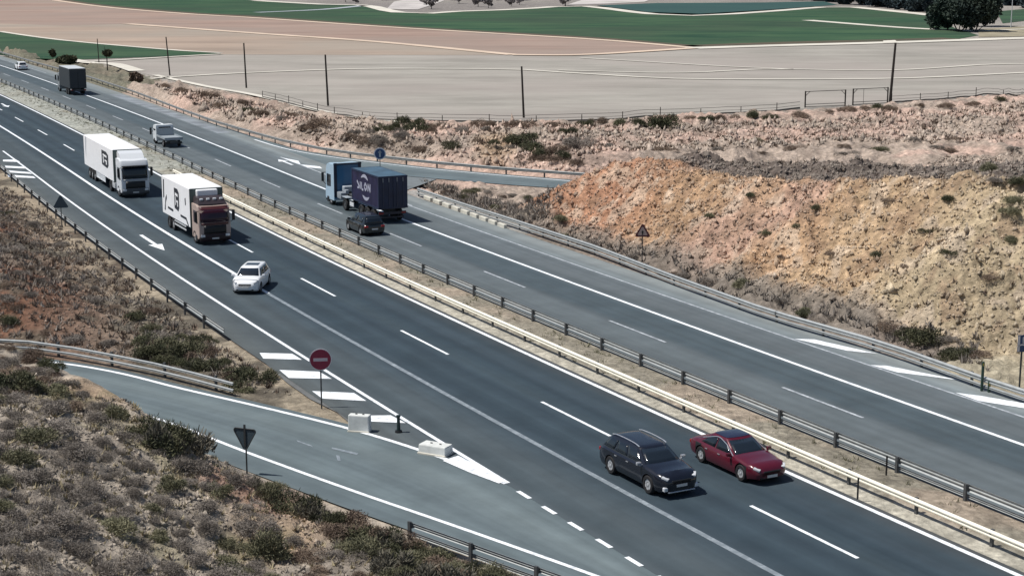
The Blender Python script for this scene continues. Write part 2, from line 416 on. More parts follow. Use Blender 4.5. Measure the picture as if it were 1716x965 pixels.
# ------------------------------------------------------------------ carriageways
def strip(name, sv, ul, ur, z, m, nu=2, kind='structure'):
    sv = np.asarray(sv, float); us = [ul+(ur-ul)*k/(nu-1) for k in range(nu)]
    Vs = []; UV = []
    for u in us:
        p = P(sv, u); Vs.append(np.concatenate([p, np.full((len(sv), 1), z)], 1)); UV.append(np.stack([sv, np.zeros(len(sv))+u/40+.5], 1))
    V = np.concatenate(Vs); UV = np.concatenate(UV); n = len(sv)
    i = (np.arange(nu-1)[:, None]*n+np.arange(n-1)[None, :]).ravel()
    Fq = np.stack([i, i+1, i+n+1, i+n], -1)
    o = from_np(name, V, Fq, m, uvs=UV); 
    if kind: tag(o, kind=kind)
    return o
def between(name, a, b, z, m, ua=0, ub=0, kind='structure'):
    """a sheet between two polylines with the same number of points"""
    n = len(a); V = [(*p, z) for p in a]+[(*p, z) for p in b]
    UV = [(i*2.0, ua/40+.5) for i in range(n)]+[(i*2.0, ub/40+.5) for i in range(n)]
    Fq = [(i, i+1, n+i+1, n+i) for i in range(n-1)]
    o = from_np(name, V, Fq, m, uvs=UV); tag(o, kind=kind); return o
def resample(pl, n):
    pl = np.array(pl, float); L = np.concatenate([[0], np.cumsum(np.hypot(*np.diff(pl, axis=0).T))]); t = np.linspace(0, L[-1], n)
    return [tuple(p) for p in np.stack([np.interp(t, L, pl[:, 0]), np.interp(t, L, pl[:, 1])], 1)]
def offset(pl, d):
    pl = np.array(pl, float); t = np.gradient(pl, axis=0); t /= np.hypot(*t.T)[:, None]
    return [tuple(p) for p in pl+np.stack([-t[:, 1], t[:, 0]], 1)*d]
S_ALL = np.concatenate([np.arange(-420, 75, 2.0)])
near_m = road_mat('asphalt_near', [(-9.6, (0.091, 0.105, 0.107)), (-8.2, (0.075, 0.091, 0.099)), (-7.4, (0.064, 0.080, 0.090)), (-6.6, (0.051, 0.069, 0.080)), (-5.4, (0.061, 0.079, 0.090)),
   (-4.2, (0.046, 0.065, 0.079)), (-3.4, (0.037, 0.055, 0.070)), (-2.6, (0.029, 0.047, 0.062)), (-1.7, (0.035, 0.054, 0.069)), (-.8, (0.029, 0.046, 0.061)), (0, (0.040, 0.060, 0.074)), (1.1, (0.029, 0.047, 0.062)),
   (1.9, (0.037, 0.055, 0.070)), (2.8, (0.033, 0.050, 0.063)), (3.7, (0.051, 0.062, 0.070)), (4.5, (0.114, 0.110, 0.104))], .16)
far_m = road_mat('asphalt_far', [(7.0, (0.156, 0.150, 0.139)), (8.0, (0.119, 0.139, 0.145)), (9, (0.090, 0.110, 0.123)), (10, (0.103, 0.124, 0.134)), (11.8, (0.096, 0.116, 0.127)), (12.6, (0.060, 0.082, 0.096)),
   (13.6, (0.066, 0.089, 0.103)), (14.7, (0.057, 0.079, 0.093)), (15.4, (0.089, 0.110, 0.121)), (16.6, (0.106, 0.125, 0.136)), (18.2, (0.110, 0.132, 0.145)), (19.2, (0.179, 0.208, 0.218)), (21.2, (0.197, 0.220, 0.224))], .16)
slip_m = road_mat('asphalt_slip', [(-19, (0.112, 0.140, 0.152)), (-6, (0.112, 0.140, 0.152)), (-4, (0.099, 0.129, 0.142)), (-2, (0.135, 0.169, 0.179)), (0, (0.107, 0.137, 0.150)), (2, (0.123, 0.157, 0.169)), (4, (0.100, 0.129, 0.142)), (6, (0.145, 0.169, 0.169))], .14, blotch=.16)
gs_, gu_ = zip(*[su(*p) for p in rA_top if su(*p)[0] > 25])
strip('road_near_carriageway', S_ALL, np.where(S_ALL > 30, np.clip(np.interp(S_ALL, gs_, gu_), -9.5, -7.3), -9.5), 4.1, 0, near_m, 5)
strip('road_far_carriageway', S_ALL, 7.9, 20.9, 0.0, far_m, 3)
NA = 60
tA = resample(rA_top, NA); bA = resample(rA_bot, NA)
tA2 = resample(list(rA_top)+[tuple(P(s_, -7.2)) for s_ in range(46, 76, 3)], 90); bA2 = resample(rA_bot, 90)
between('slip_road', offset(tA2, .5), offset(bA2, -1.5), -.006, slip_m, -4.5, 4.5)
tB = resample(rB_far, NA); bB = resample(rB_near, NA)
between('slip_road_behind_mound', offset(tB, .9), offset(bB, -.5), -.006, slip_m, -3.5, 3.5)
# gore paving between the slip road and the acceleration lane
def sheet(name, pts, z, m, kind='structure'):
    mb = MB(); mb.add([(*p, z) for p in pts], [tuple(range(len(pts)))])
    bmesh.ops.triangulate(mb.bm, faces=mb.bm.faces)
    for f in mb.bm.faces:
        if f.normal.z < 0: f.normal_flip()
    o = mb.build(name, m, fix=False)
    if kind: tag(o, kind=kind)
    return o
gore_m = mat('gore_asphalt', (.125, .13, .13), .9, noise=.22, nscale=.8)
sheet('gore_paving', [at(*p) for p in [(420,575),(500,604),(600,655),(700,714),(852,812),(835,812),(750,772),(660,740),(600,724),(590,712),(565,690),(520,668),(480,640),(440,604)]], -.011, gore_m)
sheet('gore_paving', [P(s_, 21.0) for s_ in range(-60, -30, 5)] + [at(732, 300), at(640, 292), at(536, 281), at(470, 266), at(440, 256)], -.011, mat('gore_asphalt_pale', (.15, .17, .18), .9, noise=.2, nscale=.8))

# painted markings
white = paint_mat('line_paint', (.84, .88, .92), .30)
worn = paint_mat('line_paint_worn', (.36, .41, .45), .50)
dull = paint_mat('line_paint_dull', (.56, .60, .64), .44)
def line(s0, s1, u, w=.15, m=white, z=.012, step=2.0):
    n = max(2, int((s1-s0)/step)+1); return strip('lane_marking', np.linspace(s0, s1, n), u-w/2, u+w/2, z, m)
def lines_joined(segs, u, w, m, z=.012):
    V = []; Fq = []
    for a, b in segs:
        k = len(V); q = [P(a, u-w/2), P(b, u-w/2), P(b, u+w/2), P(a, u+w/2)]
        V += [(*p, z) for p in q]; Fq.append((k, k+1, k+2, k+3))
    o = from_np('lane_marking', V, Fq, m); return tag(o, kind='structure')
line(-420, 75, 3.72, .24); line(-420, 3, -3.6, .26); line(3, 75, -3.62, .26, worn)
line(-82, 43.5, -7.22, .20)
lines_joined([(s_, s_+6.4) for s_ in np.arange(-.6-17*24, 80, 17.0)], -.12, .17, white)
lines_joined([(s_, s_+6.2) for s_ in np.arange(2.6-17*24, 80, 17.0)], 11.8, .17, dull)
lines_joined([(44.6+2.05*k, 45.6+2.05*k) for k in range(0, 14)], -7.35, .20, white)
line(-420, 75, 15.25, .25); line(-33, 75, 18.5, .17, dull); strip('worn_shoulder', np.arange(-150, -88, 3.0), 18.6, 20.3, .006, mat('pale_worn_asphalt', (.20, .225, .25), .9, noise=.35, nscale=.35)); line(-420, -200, 18.9, .15, dull)
line(-420, 75, 8.25, .15, dull)
def pl_line(pl, w, z, m):
    return between('lane_marking', offset(pl, w/2), offset(pl, -w/2), z, m)
pl_line(tA, .24, .008, white); pl_line(bA, .20, .008, white)
pl_line(tB[14:], .22, .008, white)
pl_line(resample([tuple(at(*p)) for p in [(470,263.5),(541,291),(600,312),(690,345)]], 20), .2, .013, dull)
for q in [[(435,591.5),(490,593),(506,603),(441,601)], [(468,620),(535,623),(556,635),(484,633.5)], [(523,655.5),(593,658.5),(614,672),(540,668)],
          [(584,697),(655,696),(680,709),(612,706)],
          [(742,772),(768,763.5),(800,780),(848,806),(836,810),(790,793)],
          [(5,268),(27,268),(34,272),(5,271)], [(8,278),(40,280),(45,283),(10,281.5)], [(8,285.5),(49,289),(54,292),(10,289)], [(12,293),(56,296),(60,299),(14,297)],
          [(1331,568),(1365,569),(1471,593),(1420,588)], [(1458,611.6),(1486,613),(1613,638),(1503,624)], [(1601,658),(1641,663),(1740,680),(1740,688),(1640,672)],
          [(504,276),(536,279.5),(540,283),(515,281)], [(472,264.5),(500,270),(504,276),(490,272)]]:
    sheet('hatch_marking', [at(*p) for p in q], .018, white)
for q in [[(497,737),(522,746),(524,748.5),(499,740)], [(556,749),(601,759),(598,762),(556,752)], [(563,762),(569,763),(571,772),(566,772)]]: sheet('faded_marking', [at(*p) for p in q], .006, worn)
def arrow(c, rz, L=5.0):
    pts = [(-L/2, -.14), (L*.12, -.14), (L*.12, -.52), (L/2, 0), (L*.12, .52), (L*.12, .14), (-L/2, .14)]
    ca, sa = math.cos(rz), math.sin(rz)
    sheet('arrow_marking', [(c[0]+x*ca-y*sa, c[1]+x*sa+y*ca) for x, y in pts], .014, white)
a0, a1 = at(236, 394), at(276, 420); arrow((a0+a1)/2, math.atan2(*(a1-a0)[::-1]), np.hypot(*(a1-a0)))
arrow((at(0, 173)+at(17, 181))/2, heading(-130, 1.8), 6)
arrow(at(478, 272), heading(-55, 16.5, True), 5)

# median strip with concrete gutter
def median():
    sv = np.arange(-420, 75, .35); us = np.array([4.1, 4.45, 4.8, 5.3, 6.0, 6.7, 7.3, 7.9]); zb = np.array([.004, .02, .05, .10, .14, .12, .06, .004])
    Sg, Ug = np.meshgrid(sv, us); p = P(Sg, Ug); Z = zb[:, None]+(fbm(p[..., 0], p[..., 1], .9, 3, 9)-.5)*.14*((Ug > 4.9) & (Ug < 7.8))
    V = np.concatenate([p, Z[..., None]], -1).reshape(-1, 3); n = len(sv)
    i = (np.arange(len(us)-1)[:, None]*n+np.arange(n-1)[None, :]).ravel()
    Fq = np.stack([i, i+1, i+n+1, i+n], -1)
    m = ground.data.materials[0]
    o = from_np('median_strip', V, Fq, m, smooth=True); tag(o, kind='structure')
    x, y = V[:, 0].astype(float), V[:, 1].astype(float); nn = fbm(x, y, 5, 3, 77); s, u = su(x, y)
    C = np.tile([.33, .30, .24], (len(x), 1)); w = ss(.45, .6, nn)[:, None]; C = C*(1-w)+np.array([.42, .35, .275])*w
    w = (ss(-48, -62, s)*.85*ss(.25, .5, nn+.1))[:, None]; C = C*(1-w)+np.array([.40, .42, .38])*w; w = (ss(5.0, 4.85, u)*ss(-40, -25, s))[:, None]; C = C*(1-w)+np.array([.52, .49, .41])*w
    ca = o.data.color_attributes.new('soil', 'FLOAT_COLOR', 'POINT')
    ca.data.foreach_set('color', np.concatenate([C, np.ones((len(C), 1))], 1).astype(np.float32).ravel())
median()

# ------------------------------------------------------------------ fields, tracks on the plain
def field_mat(name, a, b, sx, sy, rot=0, c3=None):
    m = bpy.data.materials.new(name); m.use_nodes = True; nt = m.node_tree; bs = nt.nodes['Principled BSDF']; bs.inputs['Roughness'].default_value = 1; bs.inputs['Specular IOR Level'].default_value = .1
    g = nt.nodes.new('ShaderNodeNewGeometry'); mp = nt.nodes.new('ShaderNodeMapping'); mp.inputs['Rotation'].default_value = (0, 0, rot); mp.inputs['Scale'].default_value = (sx, sy, 1)
    nt.links.new(g.outputs['Position'], mp.inputs[0])
    n = nt.nodes.new('ShaderNodeTexNoise'); n.inputs['Scale'].default_value = 1; n.inputs['Detail'].default_value = 9; n.inputs['Roughness'].default_value = .72; nt.links.new(mp.outputs[0], n.inputs['Vector'])
    cr = nt.nodes.new('ShaderNodeValToRGB'); cr.color_ramp.elements[0].position = .36; cr.color_ramp.elements[1].position = .64
    cr.color_ramp.elements[0].color = (*a, 1); cr.color_ramp.elements[1].color = (*b, 1)
    nt.links.new(n.outputs['Fac'], cr.inputs[0])
    n2 = nt.nodes.new('ShaderNodeTexNoise'); n2.inputs['Scale'].default_value = .018; n2.inputs['Detail'].default_value = 3; nt.links.new(g.outputs['Position'], n2.inputs['Vector'])
    mx = nt.nodes.new('ShaderNodeMix'); mx.data_type = 'RGBA'; mr = nt.nodes.new('ShaderNodeMapRange'); mr.inputs[1].default_value = .4; mr.inputs[2].default_value = .62
    nt.links.new(n2.outputs['Fac'], mr.inputs[0]); nt.links.new(mr.outputs[0], mx.inputs[0]); nt.links.new(cr.outputs[0], mx.inputs[6])
    mx.inputs[7].default_value = (*(c3 or a), 1); sc = nt.nodes.new('ShaderNodeMath'); sc.operation = 'MULTIPLY'; sc.inputs[1].default_value = .6
    nt.links.new(mr.outputs[0], sc.inputs[0]); nt.links.new(sc.outputs[0], mx.inputs[0])
    nt.links.new(mx.outputs[2], bs.inputs['Base Color'])
    return m
tan_m = field_mat('ploughed_tan', (.27, .215, .175), (.40, .315, .255), .018, .06, .12, (.31, .28, .24))
brown_m = field_mat('ploughed_brown', (.25, .18, .15), (.36, .265, .22), .018, .06, .12, (.28, .235, .205))
grey_m = field_mat('fallow_grey', (.25, .237, .212), (.365, .345, .31), .035, .09, .05, (.335, .30, .275))
green_m = field_mat('crop_green', (.022, .060, .038), (.062, .115, .062), .025, .07, .1, (.050, .072, .050))
teal_m = field_mat('crop_teal', (.035, .075, .075), (.05, .10, .09), .03, .25, .1)
edge_m = field_mat('crop_edge', (.13, .095, .075), (.05, .075, .05), .1, .4)
track_m = mat('dirt_track', (.60, .57, .50), 1, noise=.15, nscale=.1)
track2_m = mat('dirt_track_tan', (.58, .46, .36), 1, noise=.12, nscale=.1)
top_brown = [(-60,-14),(83,0),(175,12.5),(311,24),(430,31),(630,45),(860,59),(1010,68),(1160,81)]
mid_line = [(-60,38),(110,42),(213,41),(430,57),(630,71),(860,93)]
green_up = [(430,2),(555,9),(613,10),(656,20),(706,24),(768,20),(860,17),(973,11),(1086,24),(1173,27),(1290,20),(1403,12),(1490,19),(1566,27),(1600,48),(1640,60)]
road_r = [(1160,82),(1290,78),(1475,73),(1600,69),(1716,65),(1850,60)]
Z0 = .02
def fld(name, px, z, m): return sheet(name, [at(*p) for p in px], z, m)
fld('field', [(-60,92),(0,91),(120,101),(185,100),(288,95),(371,91),(600,92),(781,93),(860,92),(1060,88)]+road_r+[(1900,140),(1716,155),(1480,173),(1290,187),(1110,194),(1000,201),(760,204),(640,201),(555,191),(430,160),(351,148),(260,129),(185,108),(100,99)], .02, grey_m)
fld('field', [(-60,38),(110,44),(213,41),(430,57),(630,71),(860,93),(781,93),(600,93),(371,92),(276,84),(100,68),(0,54),(-60,48)], .05, tan_m)
fld('field', top_brown+[(1060,88),(960,93),(860,93),(630,71),(430,57),(213,41),(110,44),(-60,38)], .06, brown_m)
fld('field', [(-60,48),(0,54),(100,68),(276,84),(371,90.5),(288,95),(120,101),(60,99),(0,93),(-60,86)], .08, green_m)
fld('field', [(83,-1),(175,11.5),(311,23),(430,30),(630,44),(860,58),(1010,67),(1160,80)]+[(1290,76),(1475,71),(1600,67),(1640,60)]+green_up[::-1][1:]+[(300,-8)], .08, green_m)
fld('field', [(1000,10),(1086,21),(1173,24),(1290,17),(1403,9),(1380,3),(1280,5),(1100,6)], .09, teal_m)
fld('field', [(1680,40),(1716,36),(1800,34),(1800,12),(1716,16),(1670,20)], .09, green_m)
def track(px, w, m=track_m, z=.14, px2=None):
    pl = resample(smooth_pl([tuple(at(*p)) for p in px], 4), 30)
    o = between('dirt_track', offset(pl, w/2), offset(pl, -w/2), z, m); return o
track([(a, b-1.6) for a, b in top_brown[1:]], 7, edge_m, .13); track([(1160,79.5),(1290,74.5),(1475,69.5),(1600,66)], 10, edge_m, .13); track(top_brown[1:], 3.2, track2_m); track(mid_line[2:], 3.5, track2_m, .15)
track(road_r, 6.5, track_m, .16); track([(860,93),(960,93.5),(1060,88.5),(1160,82)], 3.5, track2_m, .17)
track(green_up[:-2], 6, track_m, .16); track([(1353,35),(1490,46),(1576,51)], 4.5, track_m, .16); track([(430,22),(540,17),(613,10)], 4, dull, .16)
track([(60,108),(185,103),(288,96.5),(371,92)], 1.6, track_m, .16)
track([(0,54),(100,68),(276,84),(371,90)], 1.6, track_m, .15)
track([(251,133),(340,127),(430,122.5),(580,117),(681,116),(860,117.5),(935,122),(1035,128),(1136,133),(1290,134),(1490,133),(1616,128),(1716,123),(1850,118)], 1.5, track_m, .12)
track([(935,119),(1136,123),(1290,117),(1490,119),(1641,110),(1716,108)], 1.3, track_m, .12)
track([(973,98),(1211,112),(1330,117)], 1.1, track_m, .12)
track([(260,127),(351,147),(430,161),(555,191),(680,206),(760,208)], 1.3, track_m, .12)
track([(120,101),(150,106),(190,108),(230,120)], 3.0, track_m, .11)
fld('dirt_track', [(1480,70),(1500,69),(1505,73),(1480,74)], .2, track_m)
fld('field', [(1640,50),(1700,46),(1800,44),(1800,58),(1716,62),(1640,63)], .1, mat('dry_grass_field', (.27, .24, .17), 1, noise=.3, nscale=.2))
track([(1650,53),(1716,50),(1800,48)], 2.5, track_m, .17)
fld('field', [(700,17),(745,2),(700,-4),(660,4),(648,16)], .12, mat('bare_earth', (.48, .45, .43), 1, noise=.25, nscale=.1))
fld('field', [(950,9),(975,1),(1000,-3),(1100,-4),(1080,4),(1000,8)], .12, mat('bare_earth', (.48, .45, .43), 1))

# ------------------------------------------------------------------ guard rails
galv = mat('galvanised_steel', (.40, .42, .42), .45, .35, noise=.12, nscale=3)
galv_sunlit = mat('galvanised_steel_sunlit', (.80, .77, .66), .6, .02, noise=.10, nscale=2)  # bright cream puts the sunlit look of the rail face into the colour
galv_pale = mat('galvanised_steel_pale', (.56, .57, .54), .55, .1, noise=.12, nscale=2)
galv_dark = mat('galvanised_post', (.085, .09, .095), .6, .3, noise=.15)
conc = mat('concrete_pale', (.56, .54, .47), .9, noise=.15, nscale=2, bump=.3)
def wbeam(pl, z, side, m, parent, name='rail', h=.31):
    """W profile rail along polyline pl; side = +1 faces left of the direction"""
    prof = [(0, -.155), (.035, -.12), (.08, -.09), (.08, -.05), (.01, -.015), (.01, .015), (.08, .05), (.08, .09), (.035, .12), (0, .155)]
    prof = [(a*side, b*h/.31) for a, b in prof]
    prof = prof+[(a-.012*side, b) for a, b in prof[::-1]]
    pl = np.array(pl, float); t = np.gradient(pl, axis=0); t /= np.hypot(*t.T)[:, None]; nrm = np.stack([-t[:, 1], t[:, 0]], 1)
    mb = MB(); zz = z if hasattr(z, '__len__') else [z]*len(pl)
    mb.loft([[(p[0]+n_[0]*a, p[1]+n_[1]*a, zc+b) for a, b in prof] for p, n_, zc in zip(pl, nrm, zz)])
    return mb.build(name, m, parent, smooth=50)
def post_mesh(h, m, side):
    mb = MB(); mb.box((0, -side*.10, h/2-.15), (.13, .09, h+.3)); mb.box((0, -side*.03, h-.17), (.11, .09, .22))
    o = mb.build('post', m); COL.objects.unlink(o); return o.data
def guard_rail(pl, side, label, m, group, z0=None, top=.72, sp=4.0, two=False, jitter=0, rail_h=.31, endcap=True, maxposts=95):
    pl = np.array(pl, float)
    L = np.concatenate([[0], np.cumsum(np.hypot(*np.diff(pl, axis=0).T))]); n = int(L[-1]/sp)
    def pt(l): return np.array([np.interp(l, L, pl[:, 0]), np.interp(l, L, pl[:, 1])])
    base = pt(0); zb = (z0 if z0 is not None else 0)
    root = empty('guard_rail', (base[0], base[1], zb), 0, label, 'guard rail', group)
    rs = np.array([pt(l) for l in np.linspace(0, L[-1], max(8, int(L[-1]/3)))])-base
    wbeam(rs, top-.16, side, m, root, h=rail_h)
    if two: wbeam(rs, top-.50, side, m, root, h=.16)
    me = post_mesh(top, galv_dark, side)
    for k in range(n+1):
        l = min(k*sp, L[-1]-.01); p = pt(l); q = pt(min(l+.5, L[-1])); q0 = pt(max(l-.5, 0)); d = q-q0
        o = bpy.data.objects.new('post', me); link(o, root); o.location = (p[0]-base[0], p[1]-base[1], 0); o.rotation_euler = (0, 0, math.atan2(d[1], d[0]))
    return root
def road_pl(s0, s1, u): return [tuple(P(s_, u)) for s_ in np.arange(s0, s1+.1, 3.0)]
GR = 'steel guard rails beside the roads'
guard_rail(road_pl(-54, 72, 4.75), -1, 'cream guard rail of the median, beside the white trucks and red coupe', galv_sunlit, GR)
guard_rail(road_pl(-250, 74, 7.75), 1, 'grey guard rail with dark posts on the median side facing the blue truck', galv, GR, two=True)
guard_rail(road_pl(-85, 15.5, -9.85), 1, 'dark-posted guard rail between the motorway and the scrubby bank at left', galv, GR)
guard_rail([tuple(at(*p)) for p in [(-40,82),(0,92),(60,110),(150,135),(225,160),(300,189),(360,211),(420,229),(470,243),(540,258),(600,267),(720,281),(840,292),(963,301)]]+[(16, 149), (31, 142.8)], -1,
           'guard rail at the foot of the pinkish bank, running behind the far slip road', mat('galvanised_steel_darker', (.24, .25, .25), .55, .3, noise=.15, nscale=2), GR, sp=4.2)  # darker beam tone than on the other rails
guard_rail([tuple(at(*p)) for p in [(700,328),(770,352),(850,378),(1000,428),(1140,483),(1290,538),(1480,593),(1640,651),(1716,676),(1900,738)]], -1,
           'guard rail along the foot of the orange earth mound', galv, GR, two=True)
guard_rail([tuple(at(*p)) for p in [(-120,580),(0,587),(70,591),(150,605),(250,625),(330,645),(392,662)]], -1,
           'short grey guard rail behind the curving slip road below the bank', galv, GR, two=True, rail_h=.16)
guard_rail([tuple(at(*p)) for p in [(690,903),(760,928),(806,945),(880,972),(1000,1015)]], 1,
           'low guard rail beside dark green shrubs at the bottom edge of the photo', galv, GR, two=True, sp=3.2, rail_h=.18)
# pale blocks added for sunlit gutter patches under the rail right of the truck
for k in range(9):
    a = at(712+15.5*k, 333+5.7*k); b = at(712+15.5*k+11, 333+5.7*k+4.1); c = (a+b)/2; d = b-a
    mb = MB(); mb.box((0, 0, .12), (np.hypot(*d), .28, .34), .03)
    o = mb.build('lit_gutter_patch', conc, loc=(c[0], c[1], 0)); o.rotation_euler = (0, 0, math.atan2(d[1], d[0]))
    tag(o, 'added pale block for a sunlit gutter patch under the rail right of the blue truck', 'kerb block', 'sunlit gutter patches under the guard rail')

def ray_ground(px, py):
    """where the line of sight through a photo point meets the terrain"""
    x = (px-CX)/F_PX; y = (py-CY)/F_PX; c, s = math.cos(PITCH), math.sin(PITCH); dx, dy, dz = x, c-s*y, -s-c*y
    t = np.arange(25, 420, .15); X = dx*t; Y = dy*t; Z = CAM_H+dz*t
    hh = height(X, Y); k = np.argmax(Z < hh); return X[k], Y[k]
GW = ray_ground(413, 796)
# ------------------------------------------------------------------ signs, blocks, poles, gates
sign_post = mat('sign_post_steel', (.05, .055, .06), .6, .4)
sign_back = mat('sign_back', (.055, .085, .11), .55, .3)
red_m = mat('sign_red', (.22, .012, .045), .45, noise=.1); swhite = mat('sign_white', (.62, .60, .62), .5)
sblue = mat('sign_blue', (.012, .045, .13), .4); sblack = mat('sign_black', (.01, .01, .012), .5)
def disc(mb, r, y0, y1, zc, n=32, sx=1):
    mb.prism([(r*sx*math.cos(2*math.pi*i/n), zc+r*math.sin(2*math.pi*i/n)) for i in range(n)], y0, y1)
def tri(r, zc, up=True, rnd=.12):
    pts = []
    for k in range(3):
        a = math.pi/2+k*2*math.pi/3+(0 if up else math.pi)
        c = ((r-rnd*1.6)*math.cos(a), zc+(r-rnd*1.6)*math.sin(a))
        for j in range(-2, 3): pts.append((c[0]+rnd*.8*math.cos(a+j*math.radians(28)), c[1]+rnd*.8*math.sin(a+j*math.radians(28))))
    return pts
def sign(p, zc, label, rz=0, hgt=None, r=.035, top=None):
    z = hz(*p) if hgt is None else hgt
    root = empty('road_sign', (p[0], p[1], z), rz, label, 'road sign')
    MB().tube((0, .05, -.4), (0, .05, top or zc), r).build('post', sign_post, root)
    return root
p = at(539, 683); rt = sign(p, 2.3, 'round red no-entry sign with white bar on a post in the slip road gore', .12, hgt=0)
mb = MB(); disc(mb, .53, -.012, .012, 2.36); mb.build('rim', swhite, rt)
mb = MB(); disc(mb, .49, -.022, -.013, 2.36); mb.build('face', red_m, rt)
mb = MB(); mb.box((0, -.028, 2.36), (.66, .01, .15), rz=0); o = mb.build('bar', mat('bar_white', (.5, .42, .46), .5), rt)
p = GW
rt = sign(p, 1.6, 'inverted triangle sign seen from its dark back beside the near slip road', -.35)
mb = MB(); mb.prism(tri(.66, 1.62, False), -.01, .012); mb.build('plate', sign_back, rt)
mb = MB(); pt_ = tri(.66, 1.62, False)
mb.path([(a, -.02, b) for a, b in pt_+pt_[:1]], .025, 5); mb.box((0, -.03, 1.65), (.09, .03, .95)); mb.build('frame', sign_post, rt)
p = at(104, 382); rt = sign(p, 2.4, 'triangular warning sign seen from behind beyond the left guard rail', .3)
mb = MB(); mb.prism(tri(.72, 2.0), -.01, .012); mb.build('plate', sign_back, rt)
p = at(1076, 441); rt = sign(p, 2.4, 'triangular red-bordered warning sign standing before the orange mound', .05)
mb = MB(); mb.prism(tri(.66, 2.12), -.008, .012); mb.build('plate', mat('sign_red_dark', (.10, .02, .03), .5), rt)
mb = MB(); mb.prism(tri(.44, 2.12, rnd=.08), -.016, -.009); mb.build('face', mat('sign_face', (.42, .33, .30), .6), rt)
mb = MB(); disc(mb, .11, -.024, -.017, 2.12, 14, .6); mb.box((0, -.021, 1.98), (.07, .007, .12)); mb.build('symbol', sblack, rt)
p = at(637, 285); rt = sign(p, 1.9, 'round blue sign with a white arrow above the blue container truck', 0, hgt=0)
mb = MB(); disc(mb, .50, -.01, .012, 1.62); mb.build('plate', sblue, rt)
mb = MB(); mb.box((0, -.02, 1.57), (.15, .008, .55)); mb.prism([(-.19, 1.72), (.19, 1.72), (0, 1.97)], -.024, -.016); mb.build('arrow', mat('arrow_white', (.35, .40, .46), .5), rt)
mb = MB(); disc(mb, .60, .014, .03, 1.62); mb.build('backing', mat('backing_grey', (.55, .58, .62), .6), rt)
p = at(1709, 647); rt = sign(p, 2.2, 'blue square sign with white symbol at the right edge of the photo', .1, hgt=hz(*at(1709, 647)), r=.05)
zc = 2.25
mb = MB(); mb.box((.22, 0, zc), (.95, .03, .86), .01); mb.build('plate', sblue, rt)
mb = MB()
mb.box((-.19, -.021, zc), (.09, .008, .78)); mb.box((.62, -.021, zc), (.05, .008, .78))
mb.box((.02, -.021, zc+.17), (.055, .008, .32)); mb.box((.17, -.021, zc+.17), (.055, .008, .32)); mb.box((.095, -.021, zc+.02), (.2, .008, .055))
mb.prism([(-.02+.28*math.cos(a), zc-.22+.2*math.sin(a)) for a in np.linspace(0, math.pi, 9)]+[(-.02+.2*math.cos(a), zc-.22+.13*math.sin(a)) for a in np.linspace(math.pi, 0, 9)], -.025, -.017)
mb.box((.42, -.021, zc+.2), (.22, .008, .3), .02)
mb.build('symbol', swhite, rt)
# concrete blocks and bollards in the gore
block_m = mat('concrete_block_white', (.62, .64, .62), .85, noise=.12, nscale=3, bump=.2)
def conc_block(px, py, d, label, rz):
    p = at(px, py); root = empty('concrete_block', (p[0], p[1], 0), rz, label, 'concrete block', 'white concrete blocks in the gore')
    MB().box((0, 0, d[2]/2), d, .05, taper=(.97, .9), seg=2).build('body', block_m, root)
    MB().box((0, 0, -.0), (d[0]*1.03, d[1]*1.1, .16), .03).build('base', conc, root)
    mb = MB()
    for x_ in (-d[0]*.15, d[0]*.18): mb.box((x_, 0, d[2]+.015), (.10, .05, .06), .01)
    mb.build('lifting_eye', galv_dark, root)
conc_block(603, 722, (1.0, .45, .78), 'upright white concrete block behind the slip road line, left of the dark bollard', -.22)
conc_block(730, 759, (1.35, .75, .42), 'low white concrete block nearest the tip of the gore', -.48)
p = at(668, 724); rt = empty('bollard', (p[0], p[1], 0), 0, 'dark flexible bollard between the two white concrete blocks', 'bollard')
MB().tube((0, 0, 0), (0, 0, .10), .17, .15, 14).build('base', sblack, rt)
MB().tube((0, 0, .10), (0, 0, .72), .085, .07, 12).tube((0, 0, .72), (0, 0, .80), .10, .10, 12).build('body', mat('bollard_green', (.012, .03, .03), .5), rt)
for k, (px, py, lab) in enumerate([(1645, 655, 'thin green delineator post at the right guard rail before the sandy patch'), (1657, 657, 'short dark delineator stump just right of the thin green one')]):
    p = at(px, py); h = 1.5 if k == 0 else .55
    rt = empty('delineator_post', (p[0], p[1], 0), 0, lab, 'delineator')
    MB().box((0, 0, h/2), (.13, .10, h), .02).build('body', mat('delineator_green', (.02, .05, .035), .6), rt)
    MB().box((0, -.055, h-.15), (.07, .008, .14)).build('reflector', mat('reflector_amber', (.25, .2, .03), .4), rt)
for k, (px, py) in enumerate([(1486, 775), (1438, 812)]):
    p = at(px, py, .7); rt = empty('delineator_post', (p[0], p[1], .10), 0, ['dark marker standing on the far median rail, lower right', 'dark marker standing on the near median rail, lower right'][k], 'delineator')
    MB().box((0, 0, .45), (.07, .05, .9), .01).build('body', sblack, rt)
